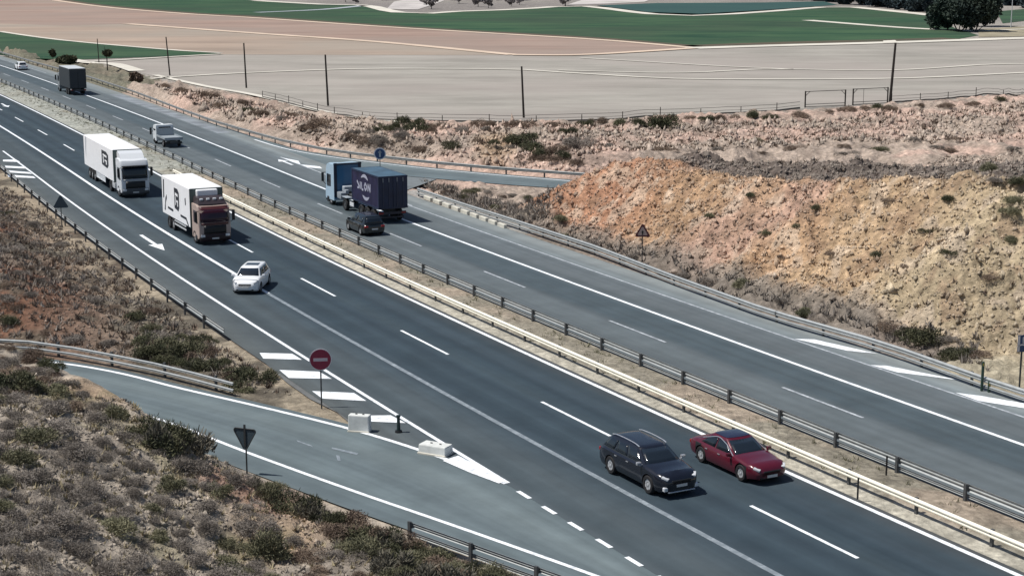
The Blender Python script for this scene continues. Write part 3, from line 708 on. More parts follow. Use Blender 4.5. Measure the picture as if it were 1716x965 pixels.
# telegraph poles
wood = mat('dark_timber', (.022, .018, .016), .9, noise=.3, nscale=4)
def pole(px, py, top, label, r=.13):
    p = at(px, py); z = hz(*p); root = empty('telegraph_pole', (p[0], p[1], z), 0, label, 'pole', 'wooden poles along the field edge')
    d = math.hypot(*p); h = (py-top[1])/F_PX*d*1.02; dx = (top[0]-px)/F_PX*d
    mb = MB(); mb.tube((0, 0, -.5), (dx, 0, h), r, r*.75, 8); mb.build('shaft', wood, root)
    MB().box((dx, 0, h-.35), (.10, .3, .14)).tube((dx, -.12, h-.3), (dx, -.12, h-.1), .04).tube((dx, .12, h-.3), (dx, .12, h-.1), .04).build('insulator_bracket', wood, root)
pole(1491, 172, (1496, 78), 'tall dark pole at the right end of the metal gates', .21)
pole(878, 198, (874, 114), 'dark pole at the field edge near the middle of the photo', .15)
pole(550, 178, (547, 95), 'dark pole at the field edge above the blue truck', .15)
pole(413, 148, (411, 76), 'dark pole over the far guard rail, third from the left', .14)
pole(285, 127, (281, 66), 'dark pole just right of the tip of the green strip', .13)
pole(166, 106, (165, 68), 'thin pole by the small dark tree at the green strip', .10)
# metal gates
rust = mat('weathered_gate_steel', (.10, .095, .09), .8, .2)
def gate(pl_, pr_, hgt, label, mid):
    a = at(*pl_); b = at(*pr_); L = np.hypot(*(b-a)); rz = math.atan2(*(b-a)[::-1])
    root = empty('gate', (a[0], a[1], hz(*a)), rz, label, 'gate', 'metal gates on the field edge')
    for x_ in (0, L): MB().tube((x_, 0, -.2), (x_, 0, hgt), .10, .10, 8).build('post', wood, root)
    mb = MB(); mb.tube((.1, 0, hgt-.07), (L-.1, 0, hgt-.07), .05).tube((.1, 0, .45), (L-.1, 0, .45), .045).tube((.1, 0, .12), (L-.1, 0, .12), .045)
    mb.tube((.1, 0, hgt-.6), (.7, 0, hgt-.1), .04).tube((L-.1, 0, hgt-.6), (L-.7, 0, hgt-.1), .04)
    if mid: mb.tube((L*.3, 0, .1), (L*.3, 0, hgt-.1), .03)
    mb.build('frame', rust, root)
gate((1349, 181), (1416, 178), 2.3, 'open metal gate frame, left one of the pair beside the tall pole', False)
gate((1429, 177), (1487, 174), 2.35, 'metal gate frame with cross bars next to the tall pole', True)
def fence(px, label, sp=6.0, h=1.1):
    pl = resample([tuple(at(*p)) for p in px], 60); pl = np.array(pl); L = np.concatenate([[0], np.cumsum(np.hypot(*np.diff(pl, axis=0).T))])
    zs = height(pl[:, 0], pl[:, 1]); base = pl[0]
    root = empty('wire_fence', (base[0], base[1], 0), 0, label, 'fence', 'wire fences along the field edge')
    for hh, r in ((.18, .13), (.55, .03), (h-.1, .035)):  # thick lowest run is no wire: added as a dark strip along the base
        MB().path([(p[0]-base[0], p[1]-base[1], z+hh) for p, z in zip(pl, zs)], r, 4).build('wire', rust, root)
    me = None
    for k in range(int(L[-1]/sp)+1):
        x_, y_ = np.interp(k*sp, L, pl[:, 0]), np.interp(k*sp, L, pl[:, 1]); z = np.interp(k*sp, L, zs)
        if me is None:
            o = MB().tube((0, 0, -.3), (0, 0, h), .06, .05, 6).build('post', wood, root); me = o.data
        else: o = bpy.data.objects.new('post', me); link(o, root)
        o.location = (x_-base[0], y_-base[1], z); o.scale = (1, 1, .8+.5*R_.random())
fence([(440,164),(555,193),(640,203),(760,206),(875,206),(1000,203),(1110,196),(1290,189),(1340,183)], 'low dark wire fence at the near edge of the grey field, left of the gates')
fence([(1494,174),(1600,166),(1716,158),(1850,150)], 'low dark wire fence right of the tall pole and gates')

# ------------------------------------------------------------------ vehicles
tyre_m = mat('tyre_rubber', (.012, .012, .014), .85); rim_m = mat('alloy_rim', (.62, .64, .66), .35, .4)
steel_rim = mat('steel_rim_dark', (.16, .17, .18), .5, .5)
glass_m = mat('tinted_glass', (.012, .018, .026), .08, 0, spec=.6); trim_m = mat('black_trim', (.012, .013, .015), .5)
lamp_m = mat('headlamp_glass', (.70, .72, .74), .15, .2, coat=.5); tail_m = mat('tail_lamp_red', (.25, .01, .012), .3)
chrome = mat('chrome_trim', (.70, .71, .74), .22, .7); plate_m = mat('number_plate', (.62, .62, .60), .5)
chassis_m = mat('chassis_grey', (.05, .055, .06), .7)
def car_paint(name, c, rough=.28, metal=.1): return mat(name, c, rough, metal, coat=.6, noise=.04, nscale=2)
def wheel(parent, x, y, r, w, rim=None, side=1, spokes=7):
    t = MB(); n = 28
    prof = [(r*.62, -w/2), (r*.93, -w/2), (r, -w*.36), (r, w*.36), (r*.93, w/2), (r*.62, w/2)]
    t.loft([[(a*math.cos(2*math.pi*i/n), b, a*math.sin(2*math.pi*i/n)) for a, b in prof] for i in range(n)]+[[(a, b, 0) for a, b in prof]], cap=False)
    root = bpy.data.objects.new('wheel', None); link(root, parent); root.location = (x, y, r); root.empty_display_size = .1
    t.build('tyre', tyre_m, root, smooth=40)
    m = MB(); yo = side*w*.30
    m.prism([(r*.60*math.cos(2*math.pi*i/20), r*.60*math.sin(2*math.pi*i/20)) for i in range(20)], yo-side*.05, yo-side*.09)
    for k in range(spokes):
        a = 2*math.pi*k/spokes; ca, sa = math.cos(a), math.sin(a); q = []
        for (d, h) in ((r*.08, .09), (r*.63, .055), (r*.63, -.055), (r*.08, -.09)): q.append((d*ca-h*r/.33*sa, d*sa+h*r/.33*ca))
        m.prism(q, yo-side*.05, yo+side*.015)
    m.prism([(r*.17*math.cos(2*math.pi*i/12), r*.17*math.sin(2*math.pi*i/12)) for i in range(12)], yo, yo+side*.03)
    m.build('rim', rim or rim_m, root)
    return root

def car(name, label, cat, paint, s=None, u=None, back=False, pos=None, rz=None, group=None, L=4.4, W=1.8, Hh=1.48, wb=2.65, wr=.33,
        hood=.95, belt=.92, nose=.62, xw0=.95, xw1=.25, xr0=-2.0, xr1=-1.55, trunk=None, gc=.16, roofrails=False, sunroof=None, roof_m=None,
        rim=None, pillar_m=None, plate_front=True, mirror_m=None, headpos=None, bars=False, detail=True, arcs=False):
    """x forward; xw0/xw1 windscreen base/top, xr0/xr1 rear window base/top"""
    if pos is None: q = P(s, u); rz = heading(s, u, back)
    else: q = pos
    root = empty(name, (q[0], q[1], .02), rz, label, cat, group)
    hw = W/2; xf = L/2; xb = -L/2; zb = gc
    tz = trunk if trunk else belt
    st = [(xb, .82, .30, tz-.28), (xb+.05, .90, .24, tz-.12), (xb+.22, .96, .20, tz-.02), (xb+.55, .99, .17, tz+.0), (xb+1.0, 1.0, zb, max(tz, belt-.01)), (-.5, 1.0, zb, belt), (.4, 1.0, zb, belt-.01),
          (xw0-.05, 1.0, zb, hood+.02), (xw0+.35, .99, zb, hood-.03), ((xw0+xf)/2+.15, .975, zb, hood-.10), (xf-.42, .93, .17, nose+.14), (xf-.16, .84, .20, nose+.03), (xf-.03, .70, .25, nose-.10), (xf, .55, .32, nose-.20)]
    rings = []
    for x, wf, z0, z1 in st:
        w = hw*wf; cr = .035 if x > xw0-.2 else .02
        half = [(0, z0), (w*.75, z0), (w*.93, z0+.06), (w*.985, z0+.20), (w, z0+(z1-z0)*.55), (w*.985, z1-.10), (w*.93, z1-.035), (w*.82, z1), (w*.45, z1+cr*.8), (0, z1+cr)]
        ring = [(x, y, z) for y, z in half]+[(x, -y, z) for y, z in half[-2:0:-1]]
        rings.append(ring)
    mb = MB(); mb.loft(rings); body = mb.build('body', [paint, trim_m], root, smooth=35)
    # cut the wheel arches
    cut = MB()
    for x in (wb/2, -wb/2):
        for sy in (1, -1): cut.tube((x, sy*(hw-.30), wr+.01), (x, sy*(hw+.1), wr+.01), wr+.055, n=28)
    cutter = cut.build('cutter', trim_m)
    md = body.modifiers.new('b', 'BOOLEAN'); md.operation = 'DIFFERENCE'; md.object = cutter; md.solver = 'EXACT'
    cutter.matrix_world = root.matrix_world
    cutter.location = root.location; cutter.rotation_euler = root.rotation_euler
    bpy.context.view_layer.update()
    dg = bpy.context.evaluated_depsgraph_get(); me = bpy.data.meshes.new_from_object(body.evaluated_get(dg))
    if len(me.polygons) > 50:
        body.modifiers.clear(); body.data = me
        for p_ in me.polygons:
            c = p_.center
            for x in (wb/2, -wb/2):
                if math.hypot(c.x-x, c.z-wr-.01) < wr+.056 and abs(c.y) < hw-.005 and c.z < nose+.3: p_.material_index = 1
        try: me.set_sharp_from_angle(angle=math.radians(35))
        except Exception: pass
    else: body.modifiers.clear()
    bpy.data.objects.remove(cutter)
    # greenhouse
    bot, top = belt-.05, Hh-.05; wB, wT = hw*.93, hw*.70
    def lerp(a, b, t): return a+(b-a)*t
    def S(face, a, t, o=0.0):
        z = lerp(bot, top, t); hwid = lerp(wB, wT, t**1.1)+o; fx = lerp(xw0, xw1, t); rx = lerp(xr0, xr1, t**.9)
        if face == 'f': return (fx+.14*(1-a*a)*(1-.4*t)+o, a*hwid*.94, z)
        if face == 'r': return (rx-.10*(1-a*a)*(1-.3*t)-o, a*hwid*.92, z)
        e = math.sin(math.pi*a)**.6*.0
        sg = 1 if face == 'l' else -1
        return (lerp(rx, fx, a), sg*(hwid-.03*abs(2*a-1)**3), z)
    mb = MB(); N = 5
    rg = []
    for k in range(N+1):
        t = k/N; r = [S('r', a, t) for a in np.linspace(-1, 1, 7)]+[S('l', a, t) for a in np.linspace(.04, .96, 9)]+[S('f', a, t) for a in np.linspace(1, -1, 7)]+[S('rt', a, t) for a in np.linspace(.96, .04, 9)]
        rg.append(r)
    cx = (xw1+xr1)/2
    for f, dz in ((.93, .03), (.72, .045), (.35, .055)): rg.append([(cx+(p[0]-cx)*f, p[1]*f, top+dz) for p in rg[N]])
    mb.loft(rg); mb.build('cabin', pillar_m or paint, root, smooth=40)
    def patch(face, a0, a1, t0, t1, nm, m, o=.012, na=7):
        q = MB(); A_ = np.linspace(a0, a1, na); T_ = np.linspace(t0, t1, 4)
        q.loft([[S(face, a, t, o) for a in A_] for t in T_], cap=False, closed=False)
        ob = q.build(nm, m, root, smooth=60, fix=True); sm = ob.modifiers.new('s', 'SOLIDIFY'); sm.thickness = .012; sm.offset = 0
        return ob
    patch('f', -.93, .93, .06, .93, 'windscreen', glass_m, .012, 9)
    patch('r', -.88, .88, .12, .88, 'rear_window', glass_m, .012, 9)
    sp_ = (.13, .50, .54, .93) if not roofrails else (.05, .30, .33, .61, .64, .93)
    for f in ('l', 'rt'):
        for a0_, a1_ in zip(sp_[::2], sp_[1::2]): patch(f, a0_, a1_, .14, .86, 'side_window', glass_m, .010, 6)
    if arcs:
        for f, sg in (('l', 1), ('rt', -1)):
            MB().path([S(f, a, .10+.86*math.sin(math.pi*min(max(a*.86+.05, 0), 1))**.55, .02) for a in np.linspace(.02, .93, 14)]+[S(f, .98, .05, .02)], .018, 5).build('window_trim', chrome, root, smooth=60)
    if roof_m:
        q = MB(); q.loft([[(cx+(p[0]-cx)*f, p[1]*f, top+dz+.012) for p in rg[N]] for f, dz in ((.93, .03), (.72, .045), (.35, .055), (.05, .058))]); q.build('roof', roof_m, root, smooth=40)
    if sunroof:
        MB().box((cx+.15, 0, top+.058), (sunroof, hw*.95, .02), .008).build('sunroof', glass_m, root)
    if roofrails:
        for sg in (1, -1):
            pts = [(lerp(xr1+.05, xw1-.02, k/10), sg*(wT-.03), top+.045+.075*abs(math.sin(math.pi*k/10))**.5) for k in range(11)]
            MB().path(pts, .024, 6).build('roof_rail', chrome, root, smooth=60)
    for x in (wb/2, -wb/2):
        for sg in (1, -1): wheel(root, x, sg*(hw-.115), wr, .225, rim, sg)
    # lamps, grille, bumper, plates, mirrors, handles
    hl = headpos or (xf-.20, hw*.66, nose-.02)
    for sg in (1, -1):
        q = MB(); q.box((0, 0, 0), (.30, .28, .10), .04, seg=2); ob = q.build('headlight', lamp_m, root, smooth=40); ob.location = (hl[0], sg*hl[1], hl[2]); ob.rotation_euler = (0, math.radians(18), -sg*math.radians(38))
        q = MB(); q.box((xb+.06, sg*hw*.74, tz-.24), (.14, .32, .16), .03); q.build('tail_light', tail_m, root)
        q = MB(); q.box((xw0-.22, sg*(hw+.10), belt+.06), (.13, .20, .14), .035, seg=2); q.box((xw0-.20, sg*(hw-.0), belt-.01), (.07, .14, .04)); q.build('wing_mirror', mirror_m or paint, root, smooth=40)
        for x in ((-.1, -1.0) if detail else ()): MB().box((x, sg*(hw+.004), belt-.16), (.16, .025, .03)).build('door_handle', chrome, root)
    MB().box((xf-.035, 0, nose-.19), (.07, hw*.92, .17), .02).build('grille', trim_m, root)
    MB().box((xf-.06, 0, .30), (.10, hw*1.25, .11), .02).build('lower_grille', trim_m, root)
    MB().box((xf+.012, 0, nose-.33), (.02, .50, .11)).build('number_plate', plate_m, root)
    MB().box((xb-.008, 0, tz-.42), (.02, .50, .11)).build('number_plate', plate_m, root)
    if bars:
        for sg in (1, -1): MB().box((xf-.10, sg*hw*.74, .40), (.16, .20, .18), .03).build('fog_light', lamp_m, root)
        MB().box((xf-.015, 0, .27), (.08, hw*1.3, .05), .01).build('skid_plate', chrome, root)
    return root

G_CARS = 'cars driving on the motorway'
car('suv', 'dark navy sport utility car with silver roof rails driving in the middle lane', 'car', car_paint('navy_paint', (.008, .010, .018), .25), 45.85, -1.97, False, group=G_CARS,
    L=4.95, W=1.93, Hh=1.60, wb=2.88, wr=.37, hood=1.06, belt=1.06, nose=.84, xw0=1.15, xw1=.35, xr0=-2.36, xr1=-1.78, gc=.20, roofrails=True, mirror_m=chrome, bars=True)
car('coupe', 'dark red low four-door coupe with black roof beside the median rail', 'car', car_paint('crimson_paint', (.095, .006, .018), .28), 46.3, 2.2, False, group=G_CARS,
    L=4.75, W=1.86, Hh=1.41, wb=2.86, wr=.34, hood=.90, belt=.88, nose=.68, xw0=.95, xw1=.05, xr0=-2.02, xr1=-.95, trunk=.93, gc=.13, arcs=True, roof_m=mat('black_roof', (.012, .010, .03), .15, coat=.6), plate_front=True)
hp = (at(424, 478)+at(436, 474))/2
car('hatchback', 'white hatchback with glass roof moving into the left lane', 'car', car_paint('white_paint', (.80, .82, .84), .35, 0), pos=np.array([-16.75, 102.9]), rz=math.atan2(-.985, -.06), group=G_CARS,
    L=4.15, W=1.77, Hh=1.50, wb=2.58, wr=.32, hood=1.0, belt=.98, nose=.78, xw0=1.18, xw1=.42, xr0=-1.92, xr1=-1.55, gc=.16, sunroof=.75)
car('hatchback', 'black compact car with pale rims close behind the blue container truck', 'car', car_paint('black_paint', (.010, .014, .017), .25), -15.9, 10.3, True, group=G_CARS,
    L=4.35, W=1.80, Hh=1.52, wb=2.65, wr=.33, hood=.98, belt=.96, nose=.74, xw0=1.05, xw1=.35, xr0=-2.02, xr1=-1.75, gc=.16)
car('saloon_car', 'small white car driving away, far up the motorway at the left', 'car', car_paint('white_paint', (.80, .82, .84), .35, 0), -211, 14.3+2.3, True, group=G_CARS, L=4.3, W=1.75, xw0=.95, xw1=.3)
q = at(-1, 123)
car('saloon_car', 'dark car cut by the left edge of the photo on the far carriageway', 'car', car_paint('black_paint', (.01, .014, .017)), pos=q+np.array([-1.6, .6]), rz=heading(-200, 11, True), group=G_CARS, L=4.3, W=1.75)

# --- trucks
white_p = mat('truck_white', (.86, .87, .89), .45, noise=.03, nscale=1); white_p2 = mat('truck_cab_white', (.66, .69, .72), .4, coat=.3)
maroon = mat('truck_maroon', (.075, .012, .018), .35, coat=.5); blue_c = mat('container_blue', (.010, .020, .055), .5, noise=.25, nscale=1.2)
blue_cab = mat('cab_blue', (.03, .14, .28), .35, coat=.4); pale_blue = mat('cab_pale_blue', (.38, .52, .64), .4, coat=.3)
side_purple = mat('container_side_navy', (.022, .02, .062), .55, noise=.3, nscale=1.5)
logo_d = mat('logo_dark', (.015, .02, .03), .5)
def cab(root, x0, W, hgt, L, paint, glass=glass_m, visor=None, zb=.45, lower=None, front_m=None, top_m=None):
    """truck cab whose front face is at x0"""
    prof = [(x0-L, zb), (x0-.12, zb), (x0, zb+.12), (x0+.03, zb+.75), (x0-.02, zb+1.25), (x0-.20, hgt-.45), (x0-.42, hgt-.12), (x0-.75, hgt), (x0-L, hgt)]
    mb = MB(); w = W/2
    def ring(y, s_): return [(p[0] if p[0] < x0-L+.1 else x0-L/2+(p[0]-x0+L/2)*s_, y, zb+(p[1]-zb)*(s_ if s_ == 1 else .985)) for p in prof]
    mb.loft([ring(-w, .93), ring(-w*.96, .98), ring(-w*.80, 1.0), ring(0, 1.015), ring(w*.80, 1.0), ring(w*.96, .98), ring(w, .93)])
    mb.build('cab_body', paint, root, smooth=32)
    xa = x0+.01
    def fx(z):  # front surface x at height z
        zs = [p[1] for p in prof[2:8]]; xs = [p[0] for p in prof[2:8]]; return float(np.interp(z, zs, xs))
    z0, z1 = zb+1.20, min(hgt-.38, zb+2.25)
    def fpatch(nm, za, zb_, ya, m, o=.02, th=.03, n=4):
        q = MB(); q.loft([[(x0-L/2+(fx(z)-x0+L/2)*1.015+o-.06*(abs(y)/w)**2, y, z) for y in np.linspace(-ya, ya, 9)] for z in np.linspace(za, zb_, n)], cap=False, closed=False)
        ob = q.build(nm, m, root, smooth=50); sm = ob.modifiers.new('s', 'SOLIDIFY'); sm.thickness = th; sm.offset = 0; return ob
    fpatch('windscreen', z0, z1, w*.90, glass)
    fpatch('grille', zb+.36, zb+.98, w*.70, trim_m, .02)
    if top_m: fpatch('front_top', z1+.03, hgt-.16, w*.90, top_m, .015)
    if front_m: fpatch('front_panel', zb+1.0, z0-.03, w*.86, front_m, .012)
    fpatch('bumper', zb-.18, zb+.34, w*.95, lower or trim_m, .03, .06)
    q = MB(); q.box((x0+.10, 0, zb+.02), (.02, .52, .11)); q.build('number_plate', plate_m, root)
    for sg in (1, -1):
        q = MB(); q.box((x0-.01, sg*w*.78, zb+.22), (.16, .34, .20), .04, seg=2); q.build('headlight', lamp_m, root, smooth=40)
        q = MB(); q.prism([(x0-1.45, z0-.05), (x0-.55, z0-.12), (x0-.38, z0+.05), (x0-.50, z1-.1), (x0-1.45, z1-.1)], sg*(w+.0), sg*(w+.014)); q.build('side_window', glass, root)
        q = MB(); q.box((x0+.02, sg*(w+.22), z1-.45), (.12, .22, .78), .04, seg=2); q.tube((x0-.2, sg*w*.95, z1-.05), (x0+.02, sg*(w+.22), z1-.08), .025).tube((x0-.2, sg*w*.95, z0-.1), (x0+.02, sg*(w+.22), z1-.80), .025); q.build('wing_mirror', trim_m, root, smooth=40)
        q = MB(); q.box((x0-.75, sg*(w-.10), zb-.02), (.5, .3, .5), .06); q.build('step', trim_m, root)
    if visor:
        q = MB(); q.box((x0-.02, 0, z1+.08), (.30, W*.92, .07), .02); q.build('sun_visor', visor, root)
def cargo_box(root, x0, x1, W, z0, z1, m, nm='cargo_box', bev=.05):
    MB().box(((x0+x1)/2, 0, (z0+z1)/2), (abs(x1-x0), W, z1-z0), bev, seg=1).build(nm, m, root)
def emblem(root, x, y, z, w, h, sg):
    """dark panel with pale strokes on the side at y"""
    mb = MB(); mb.prism([(x-w/2, z-h*.42), (x+w*.3, z-h/2), (x+w/2, z-h*.3), (x+w/2, z+h*.35), (x+w*.2, z+h*.5), (x-w/2, z+h*.5)], y, y+sg*.012); mb.build('emblem', logo_d, root)
    mb = MB(); k = y+sg*.014; k2 = y+sg*.024
    mb.prism([(x-w*.30, z+h*.30), (x+w*.28, z+h*.26), (x+w*.28, z+h*.14), (x-w*.30, z+h*.18)], k, k2)
    mb.prism([(x-w*.05, z-h*.02), (x+w*.30, z-h*.04), (x+w*.28, z-h*.30), (x+w*.14, z-h*.30), (x+w*.16, z-h*.13), (x-w*.05, z-h*.12)], k, k2)
    mb.prism([(x-w*.30, z+.12*h), (x-w*.18, z+.12*h), (x-w*.16, z-h*.26), (x-w*.28, z-h*.28)], k, k2)
    mb.build('emblem_mark', white_p, root)

# white articulated truck
q = P(-41.6, -1.55); rz = heading(-50, -1.45)
T = empty('articulated_truck', (q[0], q[1], .02), rz, 'long white articulated truck with dark emblem on its side, leading pair behind', 'truck', 'trucks on the motorway')
T['label'] = 'long white articulated truck with pale grey cab, behind the maroon-cabbed truck'
cab(T, 0, 2.46, 3.35, 2.1, white_p2, front_m=mat('cab_front_grey', (.30, .33, .36), .4), lower=mat('bumper_grey', (.06, .065, .07), .5), visor=trim_m)
MB().prism([(-2.1, 3.3), (-.75, 3.3), (-1.35, 3.75), (-2.1, 3.95)], -1.05, 1.05).build('air_deflector', white_p2, T)
cargo_box(T, -2.95, -16.9, 2.55, 1.05, 3.92, white_p)
MB().box((-2.62, 0, 3.15), (.62, 1.9, 1.3), .1, seg=2).box((-2.3, .35, 3.2), (.06, .7, .5), .01).build('cooling_unit', white_p, T, smooth=40)
MB().box((-2.96, 0, 2.48), (.05, 2.57, 2.92)).build('front_frame', mat('frame_dark', (.10, .13, .12), .6), T)
MB().box((-9.5, 0, .86), (13.0, .9, .25)).box((-1.9, 0, .75), (3.6, .8, .25)).build('chassis', chassis_m, T)
emblem(T, -6.6, -1.276, 2.7, 3.0, 1.45, -1)
MB().prism([(-16.0, 2.6), (-15.75, 3.8), (-15.4, 3.9), (-15.75, 2.7), (-15.9, 1.9)], -1.276, -1.288).build('rear_flash', mat('flash_grey', (.30, .33, .38), .6), T)
for sg in (1, -1): MB().box((-9.2, sg*1.22, .78), (4.2, .05, .55), .01).build('side_guard', white_p2, T)
MB().box((-16.92, 0, 2.5), (.05, 2.4, 2.8)).build('rear_doors', white_p2, T)
for x in (-1.35, -4.9, -12.2, -13.5, -14.8):
    for sg in (1, -1): wheel(T, x, sg*1.08, .50, .30, steel_rim if x < -2 and x > -6 else rim_m, sg, 8)
for sg in (1, -1): MB().box((-3.4, sg*1.02, .75), (1.2, .45, .55), .08, seg=2).build('fuel_tank', rim_m, T, smooth=40)

# rigid truck, maroon cab
q = P(-15.6, -1.6); rz = heading(-20, -1.35)
T = empty('box_truck', (q[0], q[1], .02), rz, 'white box truck with dark maroon cab, ahead of the long white truck', 'truck', 'trucks on the motorway')
cab(T, 0, 2.40, 2.95, 1.9, mat('cab_cream', (.42, .33, .29), .45), front_m=mat('maroon_muted', (.075, .022, .022), .4), top_m=mat('maroon_muted', (.075, .022, .022), .4), lower=mat('bumper_maroon', (.02, .008, .01), .5), glass=mat('maroon_glass', (.03, .01, .02), .1), visor=maroon)
MB().loft([[(-.55, -1.0, 2.93), (-.55, 1.0, 2.93), (-1.85, 1.05, 2.93), (-1.85, -1.05, 2.93)], [(-.80, -.9, 3.15), (-.80, .9, 3.15), (-1.85, 1.05, 3.2), (-1.85, -1.05, 3.2)]]) 
mb = MB(); mb.loft([[(-.50, -1.05, 2.93), (-.50, 1.05, 2.93), (-1.85, 1.1, 2.93), (-1.85, -1.1, 2.93)], [(-.90, -.95, 3.35), (-.90, .95, 3.35), (-1.85, 1.05, 3.42), (-1.85, -1.05, 3.42)]]); mb.build('air_deflector', mat('deflector_dark', (.04, .03, .035), .4), T)
for y in (-.75, -.25, .25, .75): MB().box((-.78, y, 3.28), (.10, .26, .16), .03).build('roof_lamp', mat('roof_lamp_glass', (.75, .78, .8), .25), T)
cargo_box(T, -2.15, -10.6, 2.52, .98, 3.95, white_p)
MB().box((-2.0, .0, 3.45), (.4, 1.6, .8), .06).build('cooling_unit', white_p, T)
MB().box((-2.17, 0, 2.45), (.05, 2.54, 2.95)).build('front_frame', mat('frame_dark', (.10, .13, .12), .6), T)
emblem(T, -6.0, -1.262, 2.6, 1.4, 1.7, -1)
mb = MB()
mb.prism([(-10.2, 2.2), (-10.1, 3.7), (-9.8, 3.7), (-9.9, 2.3)], -1.262, -1.274); mb.prism([(-9.9, 1.3), (-9.5, 2.3), (-9.1, 2.6), (-9.1, 2.3), (-9.5, 1.9), (-9.6, 1.3)], -1.262, -1.274)
mb.prism([(-8.8, 1.72), (-7.2, 1.68), (-7.2, 1.5), (-8.8, 1.55)], -1.262, -1.274); mb.prism([(-5.0, 1.62), (-3.3, 1.6), (-2.6, 1.05), (-2.9, 1.05), (-3.4, 1.42), (-5.0, 1.45)], -1.262, -1.274)
mb.prism([(-3.6, 3.0), (-3.35, 3.1), (-3.3, 2.6), (-3.5, 2.5)], -1.262, -1.274)
mb.build('side_graphics', logo_d, T)
MB().box((-6.0, 0, .80), (9.5, .85, .25)).build('chassis', chassis_m, T)
for sg in (1, -1):
    MB().box((-5.4, sg*1.2, .85), (3.4, .05, .12), .01).box((-5.4, sg*1.2, .58), (3.4, .05, .12), .01).build('side_guard', rim_m, T)
for x, rm in ((-1.3, rim_m), (-7.6, rim_m), (-8.9, steel_rim)):
    for sg in (1, -1): wheel(T, x, sg*1.05, .48, .30, rm, sg, 8)

# blue container truck (driving away)
q = P(-25.4, 13.85); rz = heading(-26, 13.85, True)
T = empty('container_truck', (q[0], q[1], .02), rz, 'blue articulated truck carrying a short navy shipping container, driving away', 'truck', 'trucks on the motorway')
XF = 6.2
cab(T, XF, 2.46, 3.55, 2.2, pale_blue, front_m=pale_blue)
MB().box((XF-2.22, 0, 2.05), (.08, 2.40, 2.9), .02).build('cab_rear_panel', blue_cab, T)
MB().box((XF-2.28, 1.1, 2.2), (.06, .25, 2.9)).box((XF-2.28, -1.1, 2.2), (.06, .25, 2.9)).box((XF-2.25, 0, 3.55), (.25, 2.46, .12)).build('cab_rear_frame', mat('cab_frame_navy', (.01, .02, .045), .5), T)
# corrugated container
def corrug_side(y, x0, x1, z0, z1, sg, m, parent):
    n = int(abs(x1-x0)/.14); pts = []
    for k in range(n):
        a = x0+(x1-x0)*k/n; d = .035 if (k//1) % 2 else 0
        pts += [(a, y-sg*d), (a+(x1-x0)/n*.7, y-sg*d)]
    pts.append((x1, y)); q = MB()
    q.loft([[(a, b, z) for a, b in pts] for z in (z0, z1)], cap=False, closed=False); return q.build('container_side', m, parent)
c0, c1, zb_, zt_ = -.5, -6.5, 1.2, 3.75
MB().box(((c0+c1)/2, 0, (zb_+zt_)/2), (6.0, 2.34, 2.5)).build('container_body', blue_c, T)
for sg in (1, -1): corrug_side(sg*1.22, c0, c1, zb_+.05, zt_-.05, sg, side_purple if sg == 1 else blue_c, T)
fr = MB()
for x in (c0, c1):
    for sg in (1, -1): fr.box((x, sg*1.18, (zb_+zt_)/2), (.12, .12, 2.6))
for z in (zb_+.04, zt_-.03):
    for sg in (1, -1): fr.box(((c0+c1)/2, sg*1.20, z), (6.2, .09, .12))
    for x in (c0, c1): fr.box((x, 0, z), (.12, 2.36, .12))
fr.build('container_frame', blue_c, T)
MB().box(((c0+c1)/2, 0, zt_+.015), (6.0, 2.35, .03)).build('container_roof', mat('container_roof_blue', (.05, .10, .15), .6, noise=.25, nscale=1), T)
MB().box((c1-.03, -.58, (zb_+zt_)/2), (.05, 1.12, 2.4), .01).build('container_door', blue_c, T); MB().box((c1-.03, .58, (zb_+zt_)/2), (.05, 1.12, 2.4), .01).build('container_door', blue_c, T)
bar_m = mat('locking_bar', (.07, .075, .11), .5, .4); mb = MB()
for y in (-.85, -.35, .35, .85):
    mb.tube((c1-.08, y, zb_+.1), (c1-.08, y, zt_-.1), .022)
mb.build('locking_bars', bar_m, T)
mb = MB()
for y in (-.85, -.35, .35, .85): mb.box((c1-.10, y, zt_-.28), (.03, .07, .32))
mb.build('door_cams', mat('cam_pale', (.22, .24, .27), .6), T)
# pale lettering and arcs on the container side
mb = MB(); Y0 = 1.225
def arc(cx_, cz_, r, a0, a1, th, n=14):
    A_ = np.radians(np.linspace(a0, a1, n)); o_ = [(cx_+r*math.cos(a), cz_+r*math.sin(a)*.9) for a in A_]
    i_ = [(cx_+(r-th*abs(math.sin(math.pi*k/(n-1)))**.5)*math.cos(a), cz_+(r-th*abs(math.sin(math.pi*k/(n-1)))**.5)*math.sin(a)*.9) for k, a in enumerate(A_)]
    mb.prism(o_+i_[::-1], Y0, Y0+.014)
arc(-3.4, 2.75, .95, 35, 150, .30); mb.build('emblem_arc', mat('pale_lettering', (.36, .37, .46), .6), T)
mb = MB(); arc(-3.7, 2.35, .95, 215, 325, .30); mb.build('emblem_arc', MATS['pale_lettering'], T)
mb = MB()
def stroke(pts, w=.20):
    for (a, b), (c, d) in zip(pts[:-1], pts[1:]):
        dx, dz = c-a, d-b; l = math.hypot(dx, dz); nx, nz = -dz/l*w/2, dx/l*w/2
        mb.prism([(a+nx, b+nz), (c+nx, d+nz), (c-nx, d-nz), (a-nx, b-nz)], Y0, Y0+.014)
for pts in [[(-1.7, 2.9), (-2.3, 2.4), (-1.8, 2.35)], [(-2.45, 2.9), (-2.5, 2.3)], [(-2.75, 2.9), (-2.8, 2.3), (-3.15, 2.3)], [(-3.35, 2.6), (-3.6, 2.9), (-3.95, 2.6), (-3.65, 2.3), (-3.35, 2.6)], [(-4.2, 2.3), (-4.2, 2.9), (-4.7, 2.3), (-4.7, 2.95)]]: stroke(pts, .17)
